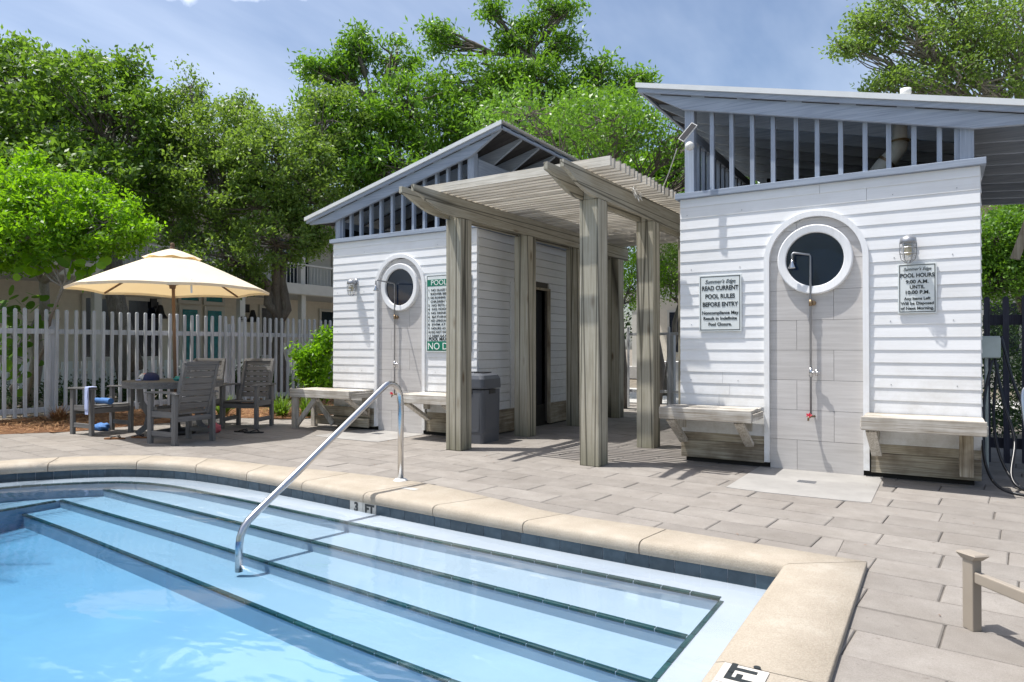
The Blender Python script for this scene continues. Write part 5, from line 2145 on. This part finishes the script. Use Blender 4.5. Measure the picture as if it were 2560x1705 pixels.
# sea grape: big round leaves
def big_leaf_plant(name, label, base, pts, n, size, mat, spread, cat='plant', bark='bark_pale'):
    r = empty(name, (base[0], base[1], 0), label=label, cat=cat)
    o0 = Vector((base[0], base[1], 0))
    tr_ = MB()
    cs = []
    rr = random.Random(len(pts) + n)
    cen = sum((Vector(p) for p in pts), Vector()) / len(pts)
    cen.z -= .35
    tr_.tube([q - o0 for q in wob(Vector(base), cen, 5, .10, rr)], [.04, .036, .032, .03, .026, .022], 7)
    for p in pts:
        p = Vector(p)
        tr_.tube([q - o0 for q in wob(cen, p, 3, .05, rr)], [.018, .014, .01, .006], 6)
        cs.append(tuple(p))
    tr_.build('stem', bark, r, smooth=True)
    cs = np.array(cs)
    C = np.repeat(cs, n, axis=0)
    P = C + rng.normal(size=C.shape) * spread
    m = len(P)
    k = 10
    vs, fs = [], []
    D = unit(rng.normal(size=(m, 3)))
    Nn = unit(rng.normal(size=(m, 3)) * .8 + np.array([.2, -.6, .7]))
    S = unit(np.cross(D, Nn))
    D = unit(np.cross(Nn, S))
    mb = MB()
    for i in range(m):
        rr_ = size * rng.uniform(.6, 1.1) * .5
        ring = [Vector(P[i] + (D[i] * math.cos(2 * math.pi * j / k) * 1.15 + S[i] * math.sin(2 * math.pi * j / k)) * rr_) - o0 for j in range(k)]
        mb.add(ring, [tuple(range(k))])
    mb.build('foliage', mat, r)
    return r


big_leaf_plant('sea_grape', 'sea grape branch with round glossy leaves left of the umbrella', gnd(60, 13.2), [wp(x, y, 10.9) for x, y in ((115, 645), (160, 640), (140, 665), (90, 660), (220, 670), (240, 672), (180, 650), (200, 690), (75, 665))], 7, .17, 'leaf_lime', .10)
big_leaf_plant('sea_grape', 'low sea grape behind the fence at the left frame edge', gnd(20, 13.0), [wp(x, y, 12.2) for x, y in ((20, 790), (50, 830), (10, 860), (60, 900), (30, 770), (80, 810), (25, 930), (95, 780))], 12, .20, 'leaf_bright', .17)
# 3 middle oak with forked trunk
tree('oak_tree', 'fine leaved oak with forked trunk in front of the far house', gnd(706, 15.5), wp(700, 800, 15.5),
     [blob(480, 330, 16, 110, 100), blob(570, 370, 15.6, 130, 105), blob(690, 370, 15.4, 130, 100), blob(480, 215, 16.2, 28, 60), blob(610, 270, 16.2, 40, 35), blob(700, 420, 15, 150, 110), blob(540, 460, 15.2, 140, 90),
      blob(780, 480, 15, 90, 120), blob(470, 620, 14.8, 70, 60), blob(560, 640, 14.6, 110, 60), blob(690, 600, 14.6, 100, 70), blob(640, 520, 14.8, 120, 80), blob(770, 590, 15, 60, 50), blob(430, 420, 16, 80, 110), blob(830, 300, 16, 90, 100), blob(410, 560, 15.5, 75, 55), blob(540, 545, 15.6, 90, 45), blob(800, 560, 15, 40, 60), blob(610, 700, 14.9, 60, 28)],
     1020, 58, .106, 'leaf_olive', 13, spread=.12, aspect=.5, trunk_r=.14, hollow=.45, limb_k=.8, subs=(wp(648, 690, 15.2), wp(712, 650, 15.5), wp(560, 560, 15.3), wp(700, 520, 15.3)))
# big branch fork visible below crown
o3 = empty('tree_limb', (0, 0, 0), label='dark leaning trunk seen through the blue fence left of the umbrella pole', cat='tree')
MB().tube([wp(345, 925, 14.2), wp(322, 850, 14.2), wp(308, 790, 14.3), wp(296, 740, 14.4), wp(300, 690, 14.6), wp(280, 600, 14.8)], [.14, .13, .12, .115, .11, .09], 10).build('trunk', 'bark', o3, smooth=True)
# 4 big central tree
tree('bay_tree', 'tall bright green tree rising behind the left bathhouse roof', gnd(1180, 17.5), wp(1230, 480, 17.5),
     [blob(900, 340, 17, 130, 110), blob(1040, 290, 17, 130, 115), blob(1180, 230, 17.5, 120, 95), blob(1330, 230, 17.5, 120, 95), blob(1470, 270, 17.5, 100, 90), blob(1540, 300, 17.5, 65, 80), blob(1290, 110, 18, 48, 40),
      blob(1400, 120, 18, 55, 38), blob(1390, 20, 18, 62, 22), blob(1225, 30, 18, 20, 32), blob(1330, 60, 18, 30, 22), blob(1100, 95, 17.8, 48, 38), blob(895, 110, 17.6, 38, 38), blob(800, 180, 17.4, 48, 26), blob(860, 170, 17.4, 40, 30), blob(990, 150, 17.8, 70, 60), blob(1500, 180, 18, 50, 60), blob(1580, 210, 18, 50, 30),
      blob(870, 440, 16.5, 130, 100), blob(1010, 430, 16.5, 130, 90), blob(1200, 360, 17, 120, 100), blob(1430, 380, 17, 130, 90), blob(1560, 400, 17, 60, 60), blob(800, 300, 17, 80, 90), blob(1290, 330, 17, 110, 90)],
     860, 60, .175, 'leaf_bright', 21, spread=.165, trunk_r=.26, hollow=.25, aspect=.34, limb_k=.6, subs=(wp(1390, 330, 17.5), wp(1210, 400, 17.2), wp(1000, 420, 17), wp(1480, 300, 17.5), wp(920, 250, 17.2), wp(1330, 150, 17.8)))
# 4b lower tree right of it
tree('bay_tree', 'rounded leafy treetop showing above the pergola slats beside the right loft', gnd(1640, 14.5), wp(1640, 560, 14.5),
     [blob(1660, 440, 14.5, 75, 60), blob(1600, 420, 14.8, 60, 45), blob(1700, 400, 14.5, 50, 50), blob(1650, 520, 14, 100, 60), blob(1560, 470, 15, 80, 50), blob(1790, 420, 15, 90, 80)],
     300, 55, .145, 'leaf_bright', 23, spread=.14, trunk_r=.10)
# 4c fine leaved branches added over the back of the passage to shade its floor
tree('bay_tree', 'leafy branches added over the back of the passage to shade it', (-5.3, 12.6, 0), (-5.3, 12.2, 3.6),
     [((-5.6, 9.6, 5.0), (.9, 1.0, .45)), ((-4.5, 10.4, 4.9), (1.0, 1.0, .45)), ((-5.2, 11.4, 5.3), (1.2, 1.0, .6)), ((-3.7, 11.6, 4.9), (.9, 1.0, .5)), ((-3.2, 12.6, 4.6), (.9, .9, .6))],
     250, 55, .095, 'leaf_bright', 52, spread=.13, trunk_r=.11, hollow=.2)
# 5 upper right oak with drooping sprays
tree('oak_tree', 'airy oak branches spreading into the sky above the right bathhouse roof', gnd(2600, 13.5), wp(2560, 330, 13.5),
     [blob(2200, 60, 12.5, 70, 40), blob(2290, 110, 12.3, 110, 60), blob(2400, 60, 12.5, 140, 80), blob(2520, 120, 12.5, 140, 90), blob(2320, 190, 12.2, 120, 45), blob(2450, 210, 12.3, 120, 50), blob(2250, 200, 12.2, 60, 28),
      blob(2150, 120, 12.4, 45, 18), blob(2190, 215, 12.2, 40, 14), blob(2200, 10, 12.6, 70, 40), blob(2330, 0, 12.6, 110, 40), blob(2560, 30, 12.8, 150, 110), blob(2620, 200, 12.8, 120, 90), blob(2110, 122, 12.3, 30, 8), blob(2140, 60, 12.5, 40, 20)],
     380, 46, .095, 'leaf_olive', 31, spread=.12, trunk_r=.14, hollow=.1, droop=.2, bark='bark_pale')
# 6 right side foliage behind the dark fence
tree('oak_tree', 'green tree behind the dark fence at the right edge', gnd(2600, 11.5), wp(2540, 680, 11.2),
     [blob(2490, 600, 10.8, 70, 70), blob(2560, 640, 11, 90, 80), blob(2500, 700, 10.8, 80, 50), blob(2580, 540, 11, 80, 60), blob(2440, 660, 11.2, 50, 80)],
     330, 90, .075, 'leaf_bright', 33, spread=.12, trunk_r=.11)
# back fill along the horizon
def thicket(name, label, x0, x1, d, ytop, ybot, n, size, mat, spread=.3, per=60, cat='trees', z_min=0):
    cs = []
    for _ in range(n):
        x = rng.uniform(x0, x1)
        t = rng.uniform(0, 1)
        top = ytop + 40 * math.sin(x * .013) + 25 * math.sin(x * .041 + 1)
        y = top + (ybot - top) * t
        cs.append(tuple(wp(x, y, d + rng.uniform(-1, 1) * 1.4)))
    V = leaves(np.array(cs), per, spread, size)
    o = mesh_from_quads(name, V, mat, None, 'stuff')
    tag(o, label, cat)
    return o


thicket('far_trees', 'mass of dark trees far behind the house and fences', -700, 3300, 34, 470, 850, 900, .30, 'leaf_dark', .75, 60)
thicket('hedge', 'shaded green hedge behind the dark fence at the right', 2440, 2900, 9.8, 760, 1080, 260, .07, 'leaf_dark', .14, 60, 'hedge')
# behind the passage
tree('young_tree', 'lime green young tree seen through the pergola passage', gnd(1530, 16), wp(1530, 800, 16),
     [blob(1530, 740, 16, 32, 70), blob(1600, 700, 17, 60, 70), blob(1490, 700, 17, 40, 80)], 90, 60, .09, 'leaf_lime', 41, trunk_r=.05, spread=.14)
tree('oak_tree', 'small crooked oak behind the passage beside the right bathhouse', gnd(1660, 17), wp(1700, 760, 17),
     [blob(1680, 690, 17, 55, 60), blob(1740, 640, 17, 60, 60), blob(1640, 640, 18, 60, 50)], 130, 60, .09, 'leaf_oak', 42, trunk_r=.07, spread=.16)


# bushes, straps, straw
def bush(name, label, blobs, n, per, size, mat, spread, seed, cat='shrub', aspect=.4):
    c0 = blobs[0][0]
    r = empty(name, (c0[0], c0[1], 0), label=label, cat=cat)
    o0 = Vector((c0[0], c0[1], 0))
    rr = random.Random(seed)
    st = MB()
    cs = []
    tot = sum(b[1][0] * b[1][2] for b in blobs)
    for c, rad in blobs:
        m = max(4, int(n * rad[0] * rad[2] / tot))
        d = unit(rng.normal(size=(m, 3))) * rng.uniform(.3, 1, (m, 1)) ** .5 * np.array(rad) + np.array(c)
        d[:, 2] = np.maximum(d[:, 2], .04)
        cs.append(d)
        for q in d[::max(1, m // 6)]:
            st.tube([p - o0 for p in wob(o0, Vector(q), 3, .05, rr)], [.012, .01, .007, .004], 5, cap=False)
    st.build('stem', 'bark', r)
    V = leaves(np.concatenate(cs), per, spread, size, aspect, tuft=.5) - np.array([c0[0], c0[1], 0], np.float32)
    mesh_from_quads('foliage', V, mat, r)
    return r


bush('shrub', 'bright green shrub filling the corner between fence and left bathhouse', [blob(790, 900, 12.6, 40, 50), blob(808, 950, 12.6, 36, 42), blob(755, 880, 12.7, 24, 20), blob(815, 850, 12.6, 18, 28), blob(770, 940, 12.6, 22, 26)], 120, 44, .11, 'leaf_lime', .075, 4)
bush('shrub', 'dark green shrub low behind the chairs along the blue fence', [blob(560, 960, 15.5, 60, 35), blob(640, 950, 15.8, 60, 40)], 90, 60, .08, 'leaf_dark', .12, 5)


def strap_plant(name, label, base, n, L, mat, seed, cat='plant'):
    rr = random.Random(seed)
    mb = MB()
    for _ in range(n):
        a = rr.uniform(0, 2 * math.pi)
        l = L * rr.uniform(.6, 1.1)
        lean = rr.uniform(.25, 1.0)
        w = .011
        pts = []
        ox, oy = rr.uniform(-.06, .06), rr.uniform(-.06, .06)
        for j in range(5):
            t = j / 4
            r_ = l * lean * t
            z = l * (t * 1.0 - .75 * lean * t * t)
            pts.append(Vector((ox + r_ * math.cos(a), oy + r_ * math.sin(a), max(z, .01))))
        s = Vector((-math.sin(a), math.cos(a), 0))
        vs = []
        for j, p in enumerate(pts):
            ww = w * (1 - .8 * (j / 4) ** 2)
            vs += [p - s * ww, p + s * ww]
        mb.add(vs, [(2 * j, 2 * j + 1, 2 * j + 3, 2 * j + 2) for j in range(4)])
    me = bpy.data.meshes.new(name)
    me.from_pydata(mb.v, [], mb.f)
    me.materials.append(M[mat])
    o = bpy.data.objects.new(name, me)
    COL.objects.link(o)
    o.location = base
    tag(o, label, cat, 'strap leaved plants along the blue fence')
    return o


# mulch bed and straw
bedp = [(-13.1, 2.0), (-11.7, 3.3), (-10.9, 4.34), (-10.42, 5.03), (-10.38, 6.08), (-10.28, 7.34), (-9.08, 7.88), (-9.05, 12.5), (-13.0, 12.5)]
tr = tessellate_polygon([[Vector((*p, 0)) for p in bedp]])
o = MB().add([(x, y, .004) for x, y in bedp], [tuple(t) for t in tr]).build('mulch_bed', 'mulch')
o['kind'] = 'structure'
inb = []
bx_ = np.array(bedp)


def inside(x, y, poly):
    c = False
    j = len(poly) - 1
    for i in range(len(poly)):
        if (poly[i][1] > y) != (poly[j][1] > y) and x < (poly[j][0] - poly[i][0]) * (y - poly[i][1]) / (poly[j][1] - poly[i][1]) + poly[i][0]:
            c = not c
        j = i
    return c


P = []
while len(P) < 9000:
    x, y = rng.uniform(-13.1, -9.0), rng.uniform(2.4, 11.5)
    if inside(x, y, bedp):
        P.append((x, y, rng.uniform(.008, .06)))
P = np.array(P)
D = unit(np.column_stack([rng.normal(size=(len(P), 2)), rng.normal(size=len(P)) * .25]))
S = unit(np.cross(D, np.tile([0, 0, 1.0], (len(P), 1)) + rng.normal(size=(len(P), 3)) * .4))
V = quads(P, D, S, np.full(len(P), .085), np.full(len(P), .004))
o = mesh_from_quads('pine_straw', V, 'straw', None, 'stuff')
tag(o, 'orange brown pine straw scattered over the bed along the blue fence', 'mulch')
lbs = ['strap leaved plant beside the end of the long bench', 'strap leaved plant just right of the dark chair', 'strap leaved plant behind the dark chair', 'strap leaved clump in the bed behind the table', 'dark strap leaved clump near the fence corner']
for k, (x, y) in enumerate(((-9.3, 8.25), (-9.65, 8.0), (-10.0, 8.2), (-10.7, 7.6), (-9.2, 9.0))):
    strap_plant('strap_plant', lbs[k], (x, y, 0), 90, .50, 'grass', k)
# dry tuft by the fence
tuftm = strap_plant('dry_tuft', 'dry straw coloured tuft at the foot of the fence post', (-12.0, 5.55, 0), 120, .35, 'straw', 77)
tuftm['group'] = 'tufts'
# ground cover hedge in front of the low white fence
cs = np.array([(rng.uniform(-15.8, -14.4), rng.uniform(0, 15), rng.uniform(.05, .42)) for _ in range(420)])
o = mesh_from_quads('ground_cover', leaves(cs, 40, .14, .10), 'leaf_dark', None, 'stuff')
tag(o, 'dark ground cover below the low white picket fence', 'ground cover')

# beyond the passage: path, planter, pots, far porch
o = MB().box(-12, 6, 14.0, 19, -.02, .005).build('path', 'path')
o['kind'] = 'structure'
pl_ = wp(1680, 960, 19)
o = loft([([(x * 1.0, y) for x, y in rsq(.75)], 0), (rsq(.85), .75), (rsq(.90), .80)]).build('planter', 'planter_white', loc=(pl_.x, pl_.y, 0))
tag(o, 'tall white planter beyond the passage beside the right bathhouse', 'planter')
for x_, lb in ((1655, 'left terracotta pot beyond the passage fence'), (1640, 'right terracotta pot beyond the passage fence')):
    pp = wp(x_ - 0, 960, 17.6 if x_ > 1650 else 18.4)
    o = MB().lathe([(0, 0), (.12, 0), (.19, .32), (.21, .33), (.21, .38), (.17, .38), (.16, .33), (0, .33)], n=20).build('plant_pot', 'terracotta', loc=(pp.x, pp.y, 0), smooth=False)
    tag(o, lb, 'pot', 'terracotta pots beyond the passage')
cs = np.array([(rng.uniform(-7, -1), rng.uniform(19.2, 21.5), .03) for _ in range(200)])
nh = empty('neighbour_house', (-3.4, 25, 0), label='white columned house far beyond the pergola passage', cat='house')
MB().box(-7, 7, 2, 2.2, 0, 6).build('wall', 'stucco', nh)
MB().box(-7, 7, -.2, .2, 3.0, 3.35).build('porch_beam', 'cream', nh)
MB().box(-7, 7, -.3, 2, 0, .45).build('porch_floor', 'path', nh)
for k in range(8):
    MB().box(-6.6 + k * 1.85, -6.4 + k * 1.85, -.1, .1, .45, 3.0).build('column', 'cream', nh)
for k in range(5):
    f = MB().box(-5.9 + k * 2.6, -4.7 + k * 2.6, 1.93, 1.99, .9, 2.7).build('window', 'cream', nh)
    MB().box(-5.8 + k * 2.6, -4.8 + k * 2.6, 1.90, 1.929, 1.0, 2.6).build('pane', 'window', f)
MB().prism([(-.8, 5.8), (3.4, 5.8), (1.3, 7.6)], 'x', -7.4, 7.4).build('roof', 'plate_grey', nh)

# ================================================================== BEHIND AND BESIDE THE CAMERA (mirrored in glass, steel and water; casts the palm shade)
for k, (x0_, x1_, y0_, y1_) in enumerate(((-16, 14, -13, -10.5),)):
    cs = np.column_stack([rng.uniform(x0_, x1_, 900), rng.uniform(y0_, y1_, 900), rng.uniform(0, 1, 900) ** .8 * 5.2])
    o = mesh_from_quads('hedge', leaves(cs, 40, .38, .20), 'leaf_oak', None, 'stuff')
    tag(o, 'tall hedge along the far side of the pool, behind the viewer', 'hedge')


def palm(base, h, seed, label):
    rr = random.Random(seed)
    r = empty('palm_tree', (base[0], base[1], 0), label=label, cat='palm tree')
    top_ = Vector((.25, .1, h))
    MB().tube(wob((0, 0, 0), top_, 6, .05, rr), [.17, .14, .13, .12, .12, .12, .13], 12).build('trunk', 'bark_pale', r, smooth=True)
    for f in range(20):
        a = 2 * math.pi * f / 20 + rr.uniform(-.15, .15)
        up_ = rr.uniform(-.2, .9)
        L_ = rr.uniform(1.7, 2.2)
        pts = []
        for j in range(8):
            t = j / 7
            pts.append(top_ + Vector((math.cos(a) * L_ * t, math.sin(a) * L_ * t, L_ * (up_ * t - 1.0 * t * t))))
        mb = MB().tube(pts, [.02, .017, .014, .012, .01, .008, .006, .003], 5)
        sd = Vector((-math.sin(a), math.cos(a), 0))
        for j in range(26):
            t = .15 + .85 * j / 26
            i = min(int(t * 7), 6)
            p = pts[i].lerp(pts[i + 1], t * 7 - i)
            d_ = (pts[i + 1] - pts[i]).normalized()
            ll = .55 * math.sin(math.pi * min(1, t * .85 + .12))
            for s_ in (-1, 1):
                e = p + (sd * s_ * .8 + d_ * .6 + Vector((0, 0, -.35))).normalized() * ll
                w_ = d_ * .014
                mb.add([p - w_, p + w_, e], [(0, 1, 2)])
        mb.build('frond', 'leaf_oak', r)
    return r


palm((-9.35, .75), 5.0, 3, 'palm tree standing outside the frame left of the pool, shading the water')

P = []
while len(P) < 80:
    x, y = rng.uniform(-10.5, .8), rng.uniform(2.6, 7.2)
    if not inside(x, y, hole_xy):
        P.append((x, y, .008))
P = np.array(P)
n_ = len(P)
D = unit(np.column_stack([rng.normal(size=(n_, 2)), rng.normal(size=n_) * .12]))
S = unit(np.cross(D, np.tile([0, 0, 1.0], (n_, 1)) + rng.normal(size=(n_, 3)) * .15))
Lh = rng.uniform(.005, .014, n_)
o = mesh_from_quads('fallen_leaves', quads(P, D, S, Lh, Lh * .38), 'leather', None, 'stuff')
tag(o, 'tiny dry leaves and crumbs scattered over the paving', 'fallen leaves')
